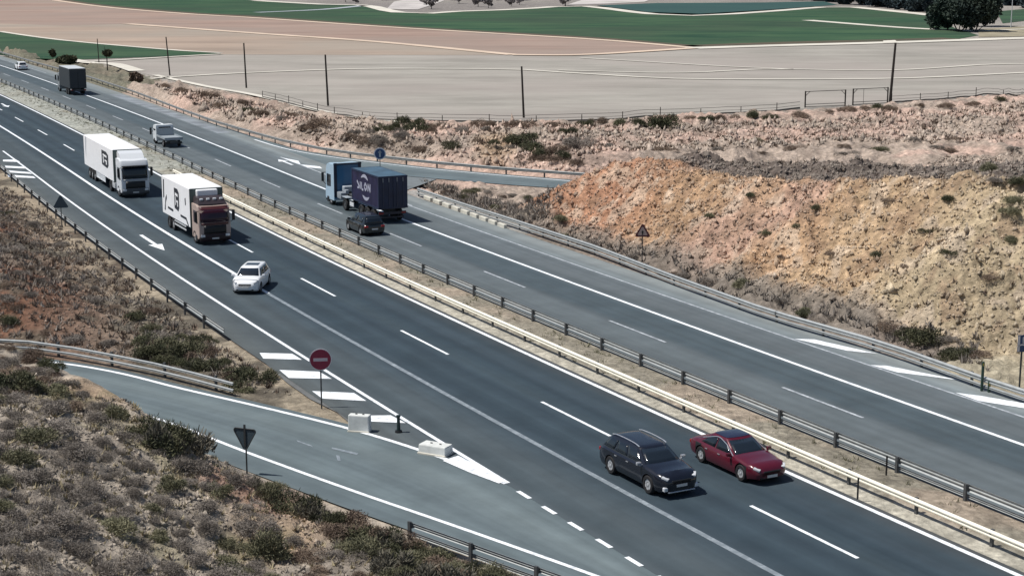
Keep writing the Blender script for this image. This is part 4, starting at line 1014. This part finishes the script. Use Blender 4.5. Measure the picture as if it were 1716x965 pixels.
mb.build('lettering', MATS['pale_lettering'], T)
MB().box((-.4, 0, 1.0), (11.0, .9, .28)).box((-3.2, 0, 1.16), (6.2, 2.3, .12)).build('chassis', chassis_m, T)
MB().box((-6.35, 0, .80), (.08, 2.35, .22)).box((-6.30, 0, .45), (.08, 2.0, .12)).build('rear_bumper', mat('bumper_dark', (.03, .03, .04), .6), T)
for sg in (1, -1): MB().box((-6.40, sg*.95, .80), (.05, .35, .14), .01).build('tail_light', tail_m, T)
for sg in (1, -1):
    MB().box((2.9, sg*.95, 1.05), (1.0, .5, .55), .1, seg=2).build('fuel_tank', mat('tank_alu', (.42, .46, .50), .4, .5), T, smooth=40)
    MB().box((1.4, sg*1.0, 1.10), (1.2, .55, .06), .02).build('mudguard', mat('mudguard_grey', (.30, .34, .38), .5), T)
MB().box((3.35, 0, 1.5), (.5, 1.3, .5), .06).box((2.6, .6, 1.35), (.3, .3, .35), .03).build('air_tanks', mat('tank_pale', (.36, .40, .44), .5), T)
mb = MB(); mb.box((-.2, 1.16, .72), (.9, .06, .32)); mb.build('side_panel', white_p2, T)
for x, rm in ((XF-1.35, rim_m), (1.4, steel_rim), (-2.4, steel_rim), (-3.75, steel_rim), (-5.1, steel_rim)):
    for sg in (1, -1): wheel(T, x, sg*1.07, .50, .30, rm, sg, 8)

# light flatbed truck far lane
q = P(-80.3, 10.35); rz = heading(-80, 10.3, True)
T = empty('flatbed_truck', (q[0], q[1], .02), rz, 'small pale grey flatbed truck driving away near the median on the far carriageway', 'truck', 'trucks on the motorway')
fl_m = mat('flatbed_grey', (.30, .34, .37), .5, noise=.1); fl_w = mat('flatbed_cab_white', (.70, .74, .77), .4, coat=.2)
cab(T, 2.9, 1.95, 2.15, 1.75, fl_w, zb=.38)
MB().box((1.12, 0, 1.62), (.03, 1.35, .62), .01).build('rear_window', glass_m, T)
MB().box((-1.05, 0, .92), (3.9, 2.0, .10), .02).build('flatbed', fl_m, T)
for sg in (1, -1): MB().box((-1.05, sg*1.0, 1.03), (3.9, .04, .22)).build('drop_side', fl_m, T)
MB().box((-3.02, 0, .98), (.04, 2.0, .30)).build('tailboard', fl_m, T)
MB().box((.92, 0, 1.35), (.06, 1.9, .9)).build('headboard', fl_m, T)
MB().box((-.6, 0, .62), (5.2, .8, .22)).build('chassis', chassis_m, T); MB().box((-2.95, 0, .55), (.06, 1.8, .25)).build('rear_bumper', trim_m, T)
for x in (2.0, -1.8):
    for sg in (1, -1): wheel(T, x, sg*.84, .36, .24, rim_m, sg, 6)
# far box truck
q = P(-155.8, 14.2); rz = heading(-156, 14, True)
T = empty('box_truck', (q[0], q[1], .02), rz, 'dark box truck with pale roof driving away far up the motorway', 'truck', 'trucks on the motorway')
dk = mat('box_truck_dark', (.022, .03, .038), .6, noise=.15)
cab(T, 4.6, 2.4, 2.9, 1.7, mat('box_truck_cab', (.25, .28, .30), .4))
cargo_box(T, 2.6, -5.2, 2.5, 1.0, 3.95, dk)
MB().box((-1.3, 0, 3.98), (7.7, 2.44, .06), .01).build('roof', white_p2, T)
for y in (-.6, .6): MB().box((-5.22, y, 2.45), (.04, 1.15, 2.7), .01).build('rear_door', dk, T)
MB().box((-5.15, 0, .75), (.08, 2.3, .25)).build('rear_bumper', trim_m, T); MB().box((-.7, 0, .8), (9, .85, .25)).build('chassis', chassis_m, T)
for sg in (1, -1): MB().box((-5.25, sg*.98, .78), (.04, .3, .14)).build('tail_light', tail_m, T)
for x in (3.4, -2.2, -3.5):
    for sg in (1, -1): wheel(T, x, sg*1.05, .5, .3, rim_m if x > 0 else steel_rim, sg, 8)

# ------------------------------------------------------------------ vegetation
def leaf_cloud(n, rx, ry, rzz, size, seed, shell=.45, z0=0, up=.0, tall=1.0, lobes=5):
    r = np.random.default_rng(seed)
    lc = r.normal(size=(lobes, 3))*[rx*.45, ry*.45, rzz*.12]+[0, 0, rzz*.12]; lr = r.uniform(.45, .75, lobes)
    k = r.integers(0, lobes, n); d = r.normal(size=(n, 3)); d /= np.linalg.norm(d, axis=1)[:, None]; d[:, 2] = abs(d[:, 2])
    rad = (shell+(1-shell)*r.random(n)**.5)*(1+.12*r.normal(size=n))
    c = lc[k]+d*rad[:, None]*lr[k][:, None]*[rx, ry, rzz]*1.0
    c[:, 2] = np.maximum(c[:, 2], .02)+z0
    t = r.normal(size=(n, 3)); t[:, 2] = t[:, 2]*.6+up; t += d*.8; t /= np.linalg.norm(t, axis=1)[:, None]
    b = np.cross(t, r.normal(size=(n, 3))); b /= np.linalg.norm(b, axis=1)[:, None]
    L = size*r.uniform(.6, 1.4, n)*tall; w = size*r.uniform(.25, .5, n)
    v = np.stack([c-b*w[:, None]/2, c+b*w[:, None]/2, c+t*L[:, None]+b*w[:, None]*.2, c+t*L[:, None]-b*w[:, None]*.2], 1).reshape(-1, 3)
    return v, np.arange(4*n).reshape(-1, 4)
def leaf_mat(name, a, b, sc=1.2):
    m = bpy.data.materials.new(name); m.use_nodes = True; nt = m.node_tree; bs = nt.nodes['Principled BSDF']; bs.inputs['Roughness'].default_value = .9; bs.inputs['Specular IOR Level'].default_value = .15
    g = nt.nodes.new('ShaderNodeNewGeometry'); n = nt.nodes.new('ShaderNodeTexNoise'); n.inputs['Scale'].default_value = sc; n.inputs['Detail'].default_value = 5
    nt.links.new(g.outputs['Position'], n.inputs['Vector']); cr = nt.nodes.new('ShaderNodeValToRGB'); cr.color_ramp.elements[0].position = .38; cr.color_ramp.elements[1].position = .62
    cr.color_ramp.elements[0].color = (*a, 1); cr.color_ramp.elements[1].color = (*b, 1); nt.links.new(n.outputs['Fac'], cr.inputs[0])
    ri = nt.nodes.new('ShaderNodeObjectInfo'); mr = nt.nodes.new('ShaderNodeMapRange'); mr.inputs[3].default_value = .8; mr.inputs[4].default_value = 1.25
    nt.links.new(ri.outputs['Random'], mr.inputs[0]); sc_ = nt.nodes.new('ShaderNodeVectorMath'); sc_.operation = 'SCALE'
    nt.links.new(cr.outputs[0], sc_.inputs[0]); nt.links.new(mr.outputs[0], sc_.inputs['Scale']); nt.links.new(sc_.outputs[0], bs.inputs['Base Color'])
    return m
dry_m = leaf_mat('dry_twigs', (.165, .146, .128), (.26, .232, .205)); olive_m = leaf_mat('olive_leaves', (.12, .12, .075), (.21, .20, .13))
dark_m = leaf_mat('dark_leaves', (.055, .060, .038), (.11, .11, .065)); brownb_m = leaf_mat('brown_twigs', (.135, .10, .08), (.22, .17, .13)); straw_m = leaf_mat('straw', (.26, .22, .14), (.38, .33, .22))
def bush_mesh(nm, m, n, rx, rz_, size, seed, up=0.0, tall=1.0):
    V, Fq = leaf_cloud(n, rx, rx*.95, rz_, size, seed, up=up, tall=tall)
    o = from_np(nm, V, Fq, m); me = o.data; bpy.data.objects.remove(o); return me
wisp_m = leaf_mat('wispy_twigs', (.11, .105, .085), (.19, .175, .14))
protos = {
 'dry': [bush_mesh('dry_bush', dry_m, 3600, .66, .60, .055, s_) for s_ in (1, 2, 3, 4)],
 'olive': [bush_mesh('olive_bush', olive_m, 2600, .62, .62, .07, s_, .5, 1.3) for s_ in (5, 6, 7)],
 'dark': [bush_mesh('dark_bush', dark_m, 2400, .62, .58, .075, s_, .4, 1.2) for s_ in (8, 9, 10)],
 'brown': [bush_mesh('brown_bush', brownb_m, 2600, .60, .50, .06, s_) for s_ in (12, 13)],
 'tall': [bush_mesh('upright_shrub', wisp_m, 800, .44, .66, .10, s_, 1.2, 1.8) for s_ in (14, 15)],
}
NB = [0]
def bush(kind, x, y, sz, name, label, group, zs=1.0, dz=-.05):
    me = R_.choice(protos[kind]); o = bpy.data.objects.new(name, me); link(o)
    o.location = (x, y, hz(x, y)+dz*sz); a = sz*(.9+.2*R_.random()); o.scale = (a, a*(.85+.3*R_.random()), a*zs*(.85+.3*R_.random())); o.rotation_euler = (0, 0, R_.random()*6.28)
    tag(o, label, 'bush', group); NB[0] += 1
def invisible(px, py): return False
# named individual bushes
def B(kind, px, py, sz, name, label, group, zs=1.0):
    x, y = ray_ground(px, py)
    if offroad(np.array([x-.2*sz, x+.35*sz, x+.2*sz]), np.array([y+.3*sz, y+.25*sz, y-.3*sz])).all() and all(math.hypot(x-a, y-b) > c+.5*sz for a, b, c in KEEP): bush(kind, x, y, sz, name, label, group, zs)
HG = 'dry bushes on the near hillside'
gw = GW; KEEP = [(gw[0], gw[1], .6), (gw[0]+.1, gw[1]-2.0, .9), (gw[0]+.1, gw[1]-1, .8)]
def scatter(poly, n, mind, kinds, sz, name, label, group, zs=1.0, seed=1):
    r = random.Random(seed); pts = []; tries = 0
    xs = [p[0] for p in poly]; ys = [p[1] for p in poly]
    def inside(x, y):
        c = False; j = len(poly)-1
        for i in range(len(poly)):
            if (poly[i][1] > y) != (poly[j][1] > y) and x < (poly[j][0]-poly[i][0])*(y-poly[i][1])/(poly[j][1]-poly[i][1])+poly[i][0]: c = not c
            j = i
        return c
    while len(pts) < n and tries < n*40:
        tries += 1; x = r.uniform(min(xs), max(xs)); y = r.uniform(min(ys), max(ys))
        if not inside(x, y): continue
        if any(math.hypot(x-a, (y-b)*1.6) < mind*rr for a, b, rr in pts): continue
        rr = r.uniform(.7, 1.35); pts.append((x, y, rr)); B(r.choice(kinds), x, y, sz*rr, name, label, group, zs)
# hillside at the lower left
scatter([(-20,640),(60,650),(150,690),(250,740),(330,760),(400,815),(430,870),(420,990),(-20,990)], 98, 30, ['dry', 'dry', 'dry', 'dry', 'dry', 'olive'], .82, 'bush', 'rounded dry grey-brown bush on the near hillside at the lower left', HG, .85, 3)
scatter([(430,830),(560,870),(640,920),(700,985),(430,985)], 12, 40, ['dry', 'brown', 'olive'], .85, 'bush', 'dry bush on the bare stony slope at the bottom edge', 'bushes on the stony slope', .8, 4)
scatter([(478,822),(560,840),(660,872),(700,890),(790,938),(880,1000),(700,1000),(630,945),(560,900),(500,860)], 60, 17, ['dark', 'dark', 'olive', 'tall', 'brown'], .95, 'shrub', 'dark green shrub in the thicket along the slip road edge', 'green shrubs along the slip road edge', 1.0, 5)
scatter([(250,725),(350,725),(380,770),(280,770)], 5, 24, ['tall', 'dark'], 1.3, 'shrub', 'tall dark shrub overlapping the slip road, left of the give-way sign', 'tall shrubs left of the give-way sign', 1.15, 6)
scatter([(390,785),(470,775),(500,830),(430,860)], 7, 24, ['tall', 'olive'], .95, 'shrub', 'spindly green shrub right of the give-way sign', 'spindly shrubs right of the give-way sign', 1.2, 7)
for a_, b_, c_ in ((268,752,1.1),(300,758,1.4),(335,766,1.2)): B('tall', a_, b_, c_, 'shrub', 'tall dark shrub overlapping the slip road, left of the give-way sign', 'tall shrubs left of the give-way sign', 1.2)
B('olive', 432, 930, 1.35, 'bush', 'large olive bush on the stony slope below the give-way sign', 'large single bushes on the slope', 1.1)
B('brown', 516, 935, .95, 'bush', 'dark brown bush casting a black shadow on the pinkish slope', 'large single bushes on the slope', 1.1)
scatter([(1640,275),(1716,300),(1716,440),(1696,400),(1672,340)], 6, 26, ['dark', 'dry', 'olive'], .9, 'bush', 'dark bush in the gully at the right end of the mound', 'bushes in the gully right of the mound', .9, 18)
B('dark', 12, 655, 1.6, 'shrub', 'large dark green shrub at the left edge below the short guard rail', 'single shrubs on the hillside crest', 1.1)
B('brown', 58, 606, .95, 'shrub', 'dark maroon shrub hiding part of the short guard rail', 'single shrubs on the hillside crest', 1.6)
B('dark', 84, 618, .70, 'shrub', 'dark grey-green shrub at the start of the slip road line', 'single shrubs on the hillside crest', 1.4)
scatter([(-10,600),(80,622),(170,668),(240,720),(60,690),(-10,680)], 14, 26, ['brown', 'dry', 'olive'], .8, 'bush', 'brown bush on the crest of the near hillside', 'bushes on the hillside crest', .8, 8)
scatter([(-10,578),(60,590),(100,610),(100,640),(-10,620)], 12, 18, ['dry', 'brown'], .75, 'bush', 'low brown bush on the hill shoulder hiding the slip road bend', 'low bushes on the hill shoulder', .8, 19)
# bank between motorway and slip road
scatter([(0,340),(60,380),(180,450),(300,530),(420,610),(500,660),(400,655),(250,605),(80,575),(0,560)], 42, 26, ['dry', 'brown', 'brown', 'dark', 'dry'], .95, 'bush', 'scrubby bush on the bank between motorway and slip road', 'bushes on the bank left of the motorway', .75, 9)
scatter([(230,545),(330,590),(420,630),(470,655),(380,640),(250,600)], 14, 20, ['dark', 'olive'], 1.2, 'shrub', 'dark green shrub behind the short guard rail', 'shrubs behind the short guard rail', .8, 10)
# foot of the mound
scatter([(885,345),(930,350),(960,400),(1100,440),(1250,485),(1400,530),(1560,560),(1650,590),(1640,632),(1500,590),(1300,530),(1150,478),(1000,420),(900,385)], 32, 24, ['dry', 'olive', 'dark', 'brown', 'dry'], .95, 'bush', 'bush in the dark scrub at the foot of the orange mound', 'bushes at the foot of the mound', .75, 11)
B('dark', 1545, 575, 1.7, 'shrub', 'broad dark green shrub between the mound and the guard rail', 'broad shrubs at the mound foot', .9)
B('dark', 1595, 600, 1.2, 'shrub', 'smaller dark shrub right of the broad one at the mound foot', 'broad shrubs at the mound foot', .9)
scatter([(1130,330),(1250,330),(1650,340),(1690,480),(1400,470),(1200,400)], 14, 60, ['brown', 'dark', 'olive'], .7, 'bush', 'small dark bush growing on the face of the mound', 'small bushes on the mound face', .8, 12)
# plateau and far bank
scatter([(1020,235),(1250,238),(1716,232),(1716,256),(1300,262),(1020,258)], 16, 20, ['dry', 'brown', 'olive'], 1.2, 'bush', 'low bush on the dark strip behind the top of the mound', 'bushes behind the mound top', .6, 13)
scatter([(150,112),(300,160),(430,195),(560,235),(700,255),(960,280),(1000,210),(700,212),(560,205),(430,175),(260,140),(180,115)], 40, 17, ['dark', 'brown', 'brown', 'dry', 'brown'], 1.75, 'bush', 'bush on the pinkish bank beyond the far guard rail', 'bushes on the pinkish bank', .9, 14)
scatter([(640,205),(760,208),(1000,206),(1110,199),(1290,192),(1480,180),(1716,165),(1716,172),(1480,188),(1290,200),(1000,214),(640,212)], 26, 16, ['dark', 'dark', 'brown'], 1.45, 'bush', 'dark bush along the wire fence at the field edge', 'bushes along the fence', .9, 15)
B('dark', 871, 240, 2.2, 'shrub', 'round dark shrub on the pinkish bank left of the mound', 'dark shrubs on the far bank')
B('brown', 908, 270, 1.7, 'shrub', 'round brown shrub just beyond the far slip road', 'dark shrubs on the far bank')
B('dark', 1112, 216, 2.6, 'shrub', 'largest dark shrub at the fence, beyond the mound tip', 'dark shrubs on the far bank', 1.3)
B('brown', 535, 213, 2.2, 'shrub', 'dark brown shrub below the pole above the blue truck', 'dark shrubs on the far bank', 1.1)
scatter([(705,308),(780,318),(900,330),(905,365),(850,362),(760,336)], 14, 18, ['dry', 'olive', 'brown'], .9, 'bush', 'grey bush between the right guard rail and the far slip road', 'bushes between rail and far slip road', .7, 16)
# rock grain on the slopes: loose stones and dry tufts nobody could count
def stones(n, poly_px, size, name, col, seed):
    r = np.random.default_rng(seed); pts = []
    xs = [p[0] for p in poly_px]; ys = [p[1] for p in poly_px]
    W = np.array([ray_ground(*p) for p in poly_px]); x0, y0 = W.min(0); x1, y1 = W.max(0)
    X = r.uniform(x0, x1, n*4); Y = r.uniform(y0, y1, n*4); inside = np.zeros(len(X), bool); j = len(W)-1
    for i in range(len(W)):
        c = ((W[i, 1] > Y) != (W[j, 1] > Y)) & (X < (W[j, 0]-W[i, 0])*(Y-W[i, 1])/(W[j, 1]-W[i, 1]+1e-9)+W[i, 0]); inside ^= c; j = i
    inside &= offroad(X, Y)
    X, Y = X[inside][:n], Y[inside][:n]
    return X, Y, r
def stone_field(n, poly, size, m, seed, zst=.75):
    X, Y, r = stones(n, poly, size, '', None, seed); Z = height(X, Y); n = len(X)
    base = np.array([(1, 0, 0), (-.5, .87, 0), (-.5, -.87, 0), (.2, .1, 1.0), (0, 0, -.6)])
    f = np.array([(0, 1, 3), (1, 2, 3), (2, 0, 3), (1, 0, 4), (2, 1, 4), (0, 2, 4)])
    s_ = size*r.lognormal(0, .45, n); a = r.uniform(0, 6.28, n)
    b = base[None]*(1+.35*r.normal(size=(n, 5, 3)))*s_[:, None, None]; b[..., 2] *= zst
    ca, sa = np.cos(a)[:, None], np.sin(a)[:, None]; bx = b[..., 0]*ca-b[..., 1]*sa; by = b[..., 0]*sa+b[..., 1]*ca
    V = np.stack([bx+X[:, None], by+Y[:, None], b[..., 2]+Z[:, None]], -1).reshape(-1, 3)
    Fq = (f[None]+5*np.arange(n)[:, None, None]).reshape(-1, 3)
    o = from_np('stones', V, Fq, soil_m)
    C = soil_colour(X, Y); C = C*r.uniform(.75, 1.4, (n, 1)); C = np.repeat(np.clip(C*.8+np.array([.5, .45, .39])*.3, 0, .8), 5, axis=0)
    ca = o.data.color_attributes.new('soil', 'FLOAT_COLOR', 'POINT'); ca.data.foreach_set('color', np.concatenate([C, np.ones((len(C), 1))], 1).astype(np.float32).ravel())
    return o
def tuft_field(n, poly, size, m, seed, nb=9, name='dry_grass'):
    X, Y, r = stones(n, poly, size, '', None, seed); n = len(X); s_ = size*r.uniform(.5, 1.5, n); Z = height(X, Y)
    c = np.stack([X, Y, Z], -1)[:, None]+np.concatenate([r.normal(size=(n, nb, 2))*.25*s_[:, None, None], np.zeros((n, nb, 1))], 2)
    t = r.normal(size=(n, nb, 3))*[.5, .5, .2]+[0, 0, 1]; L = s_[:, None, None]*r.uniform(.4, 1.2, (n, nb, 1))
    b = r.normal(size=(n, nb, 3))*[1, 1, .1]; b /= np.linalg.norm(b, axis=-1)[..., None]; w = .16*s_[:, None, None]
    V = np.stack([c-b*w, c+b*w, c+t*L], 2).reshape(-1, 3); Fq = np.arange(len(V)).reshape(-1, 3)
    o = from_np(name, V, Fq, m); return o
mound_poly = [(900,380),(925,320),(1000,262),(1200,262),(1716,255),(1716,600),(1500,560),(1200,470)]
st_o = leaf_mat('mound_stone', (.38, .25, .15), (.55, .43, .29), .25); st_g = leaf_mat('pale_stone', (.34, .29, .23), (.55, .49, .41), .5)
tag(stone_field(30000, mound_poly, .085, st_o, 31, 1.2), 'loose ochre stones strewn over the face of the mound', 'stones', kind='stuff')
tag(tuft_field(1300, mound_poly, .22, brownb_m, 32), 'brown dry tufts dotted over the mound', 'dry grass', kind='stuff')
tag(tuft_field(1100, [(900,385),(885,340),(1000,400),(1200,455),(1450,530),(1640,575),(1660,640),(1480,588),(1290,533),(1140,478),(1000,425)], .34, dry_m, 33), 'grey dry undergrowth at the foot of the mound', 'undergrowth', kind='stuff')
hill_poly = [(-40,620),(60,625),(180,670),(300,730),(420,800),(560,860),(700,905),(860,975),(860,1040),(-40,1040)]
tag(stone_field(8000, hill_poly, .06, st_g, 34), 'pale stones scattered over the near hillside', 'stones', kind='stuff')
tag(tuft_field(1500, hill_poly, .16, straw_m, 35), 'straw-coloured grass tufts on the near hillside', 'dry grass', kind='stuff')
tag(tuft_field(1200, hill_poly, .14, dry_m, 36), 'grey dead undergrowth between the hillside bushes', 'undergrowth', kind='stuff')
bank_poly = [(-30,310),(20,320),(100,375),(250,480),(420,590),(500,665),(390,650),(250,610),(80,580),(-30,575)]
tag(stone_field(7000, bank_poly, .07, st_g, 37), 'pale stones on the bank left of the motorway', 'stones', kind='stuff')
tag(tuft_field(2200, bank_poly, .24, dry_m, 38), 'dead undergrowth on the bank left of the motorway', 'undergrowth', kind='stuff')
tag(tuft_field(1500, bank_poly, .24, brownb_m, 39), 'rusty brown tufts on the bank left of the motorway', 'dry grass', kind='stuff')
far_poly = [(150,118),(300,165),(430,205),(560,245),(700,268),(960,292),(1010,255),(1716,235),(1716,170),(1480,190),(1290,200),(1000,212),(640,212),(430,170),(260,140)]
tag(stone_field(16000, far_poly, .16, st_o, 40, 1.35), 'pinkish rubble on the far bank below the fence', 'stones', kind='stuff')
tag(tuft_field(2600, far_poly, .40, brownb_m, 41), 'brown scrub tufts on the far bank below the fence', 'dry grass', kind='stuff')
tag(tuft_field(700, [(700,300),(960,322),(920,350),(890,380),(780,350)], .35, dry_m, 42), 'grey undergrowth between the far slip road and the right guard rail', 'undergrowth', kind='stuff')
def median_tufts():
    r = np.random.default_rng(50); n = 900; s_ = r.uniform(-230, 65, n); u = r.uniform(5.1, 7.4, n); p = P(s_, u)
    sz = .13*r.uniform(.5, 1.6, n); nb = 8
    c = np.concatenate([p, np.full((n, 1), .08)], 1)[:, None]+r.normal(size=(n, nb, 3))*[.08, .08, 0]
    t = r.normal(size=(n, nb, 3))*[.5, .5, .2]+[0, 0, 1]; b = r.normal(size=(n, nb, 3)); b /= np.linalg.norm(b, axis=-1)[..., None]
    L = sz[:, None, None]; V = np.stack([c-b*L*.15, c+b*L*.15, c+t*L*1.3], 2).reshape(-1, 3)
    tag(from_np('dry_grass', V, np.arange(len(V)).reshape(-1, 3), olive_m), 'weeds growing in the soil of the median strip', 'weeds', kind='stuff')
median_tufts()

# trees
bark = mat('bark', (.05, .042, .035), .95, noise=.3); crown_m = leaf_mat('evergreen_crown', (.028, .042, .038), (.060, .080, .062), .35)
pale_crown = leaf_mat('bare_orchard_twigs', (.20, .18, .175), (.32, .29, .28), .3); far_crown = leaf_mat('far_evergreen', (.03, .045, .055), (.055, .075, .08), .2)
def crown_cloud(n, R, Hc, z0, size, seed, lobes=14):
    r = np.random.default_rng(seed); lc = r.normal(size=(lobes, 3)); lc /= np.linalg.norm(lc, axis=1)[:, None]; lc *= (r.uniform(.35, .75, lobes))[:, None]; lr = r.uniform(.28, .45, lobes)
    k = r.integers(0, lobes, n); d = r.normal(size=(n, 3)); d /= np.linalg.norm(d, axis=1)[:, None]
    c = (lc[k]+d*lr[k][:, None]*(r.uniform(.6, 1.08, n))[:, None])*[R, R, Hc/2]+[0, 0, z0+Hc/2]
    t = r.normal(size=(n, 3)); t /= np.linalg.norm(t, axis=1)[:, None]; b = np.cross(t, r.normal(size=(n, 3))); b /= np.linalg.norm(b, axis=1)[:, None]
    L = size*r.uniform(.6, 1.4, n)[:, None]; V = np.stack([c-t*L-b*L*.4, c-t*L*.2+b*L*.5, c+t*L+b*L*.3, c+t*L*.1-b*L*.5], 1).reshape(-1, 3)
    return V, np.arange(4*n).reshape(-1, 4)
def tree(name, p, h, R, label, group, m, seed, trunks=1, n=2500, z0=None, size=.30, rb=.3):
    root = empty(name, (p[0], p[1], 0), 0, label, 'tree', group); z0 = h*.22 if z0 is None else z0
    mb = MB(); rr = random.Random(seed)
    for k in range(trunks):
        ox = (k-(trunks-1)/2)*R*.5; mid = Vector((ox*1.1, 0, z0+h*.12)); mb.tube((ox, 0, -.3), mid, rb, rb*.7, 8)
        for j in range(5):
            a = rr.random()*6.28; e = Vector((ox+math.cos(a)*R*.5, math.sin(a)*R*.5, z0+h*(.25+.35*rr.random()))); mb.tube(mid, e, rb*.5, rb*.15, 6)
    mb.build('trunk', bark, root)
    V, Fq = crown_cloud(int(n*1.8), R, h-z0, z0, size*1.25, seed); from_np('crown', V, Fq, m, root)
    return root
def tpos(px, py): return at(px, py)
tree('tree', tpos(1588, 51), 14, 6.0, 'dense dark green tree, left half of the pair beside the fields', 'dark trees by the green field', crown_m, 61, 1, 5200, -1.2, .42)
tree('tree', tpos(1620, 53), 17, 8.2, 'largest dense dark green tree by the green field at upper right', 'dark trees by the green field', crown_m, 62, 2, 8500, -2.4, .42)
tree('tree', tpos(1650, 45), 15, 6.2, 'dark green tree, right edge of the clump by the field', 'dark trees by the green field', crown_m, 63, 1, 4600, -1.8, .42)
for k, (px, py) in enumerate([(1415,8),(1443,9),(1470,12),(1497,14),(1520,17),(1545,20),(1562,22)]):
    tree('tree', tpos(px, py), 13, 6.5, 'dark bluish tree in the row behind the pale field road', 'trees in the row behind the field road', far_crown, 70+k, 1, 2200, -2, .7)
for k, (px, py) in enumerate([(1310,0),(1340,1),(1370,2),(1395,4),(1260,-4),(1700,10),(1680,6),(1725,14)]):
    tree('tree', tpos(px, py), 10, 5.5, 'far grey-green tree on the horizon side of the fields', 'far grey-green trees', far_crown, 90+k, 1, 1400, -1.5, .8)
tree('tree', tpos(180, 116), 3.6, .95, 'small dark tree with bare stem beside the pale track at the green strip', None, dark_m, 81, 1, 900, 2.3, .22, .12)
tree('tree', tpos(114, 112), 2.3, 2.2, 'dark bushy tree directly behind the dark box truck', None, dark_m, 82, 2, 1300, .3, .28, .12)
tree('tree', tpos(89, 103), 2.6, .7, 'tiny dark tree at the edge of the green strip, left of the box truck', None, dark_m, 83, 1, 400, .8, .2, .08)
tree('tree', tpos(228, 142), 2.2, 1.3, 'dark bushy tree on the bank right of the box truck', None, brownb_m, 84, 1, 900, .3, .26, .12)
# orchard of bare trees: one kind, copied
proto = tree('orchard_tree', (0, 0), 4.2, 2.2, 'bare pale orchard tree in the rows at the top of the photo', 'bare orchard trees on the plain', pale_crown, 99, 1, 260, .8, .4, .14)
first = True; rr = random.Random(5)
for k in range(95):
    px = rr.uniform(380, 1290); py = rr.uniform(-6, 9) if not (650 < px < 960) else rr.uniform(-6, 16)
    if 965 < px < 1010 or (640 < px < 700 and py > 5): continue
    if px > 1000 or px < 560: py = min(py, 0)
    o = proto if first else copy_tree(proto); first = False
    p = at(px, py); o.location = (p[0], p[1], 0); sc_ = rr.uniform(.7, 1.3); o.scale = (sc_, sc_, sc_); o.rotation_euler = (0, 0, rr.random()*6.28)
# lamp post near the big trees
p = at(1694, 47); rt = empty('mast', (p[0], p[1], 0), 0, 'thin pale mast right of the large dark trees', 'mast')
MB().tube((0, 0, 0), (0, 0, 10), .16, .10).build('shaft', mat('mast_pale', (.45, .48, .50), .6), rt)
print('bushes', NB[0], 'objects', len(bpy.data.objects))
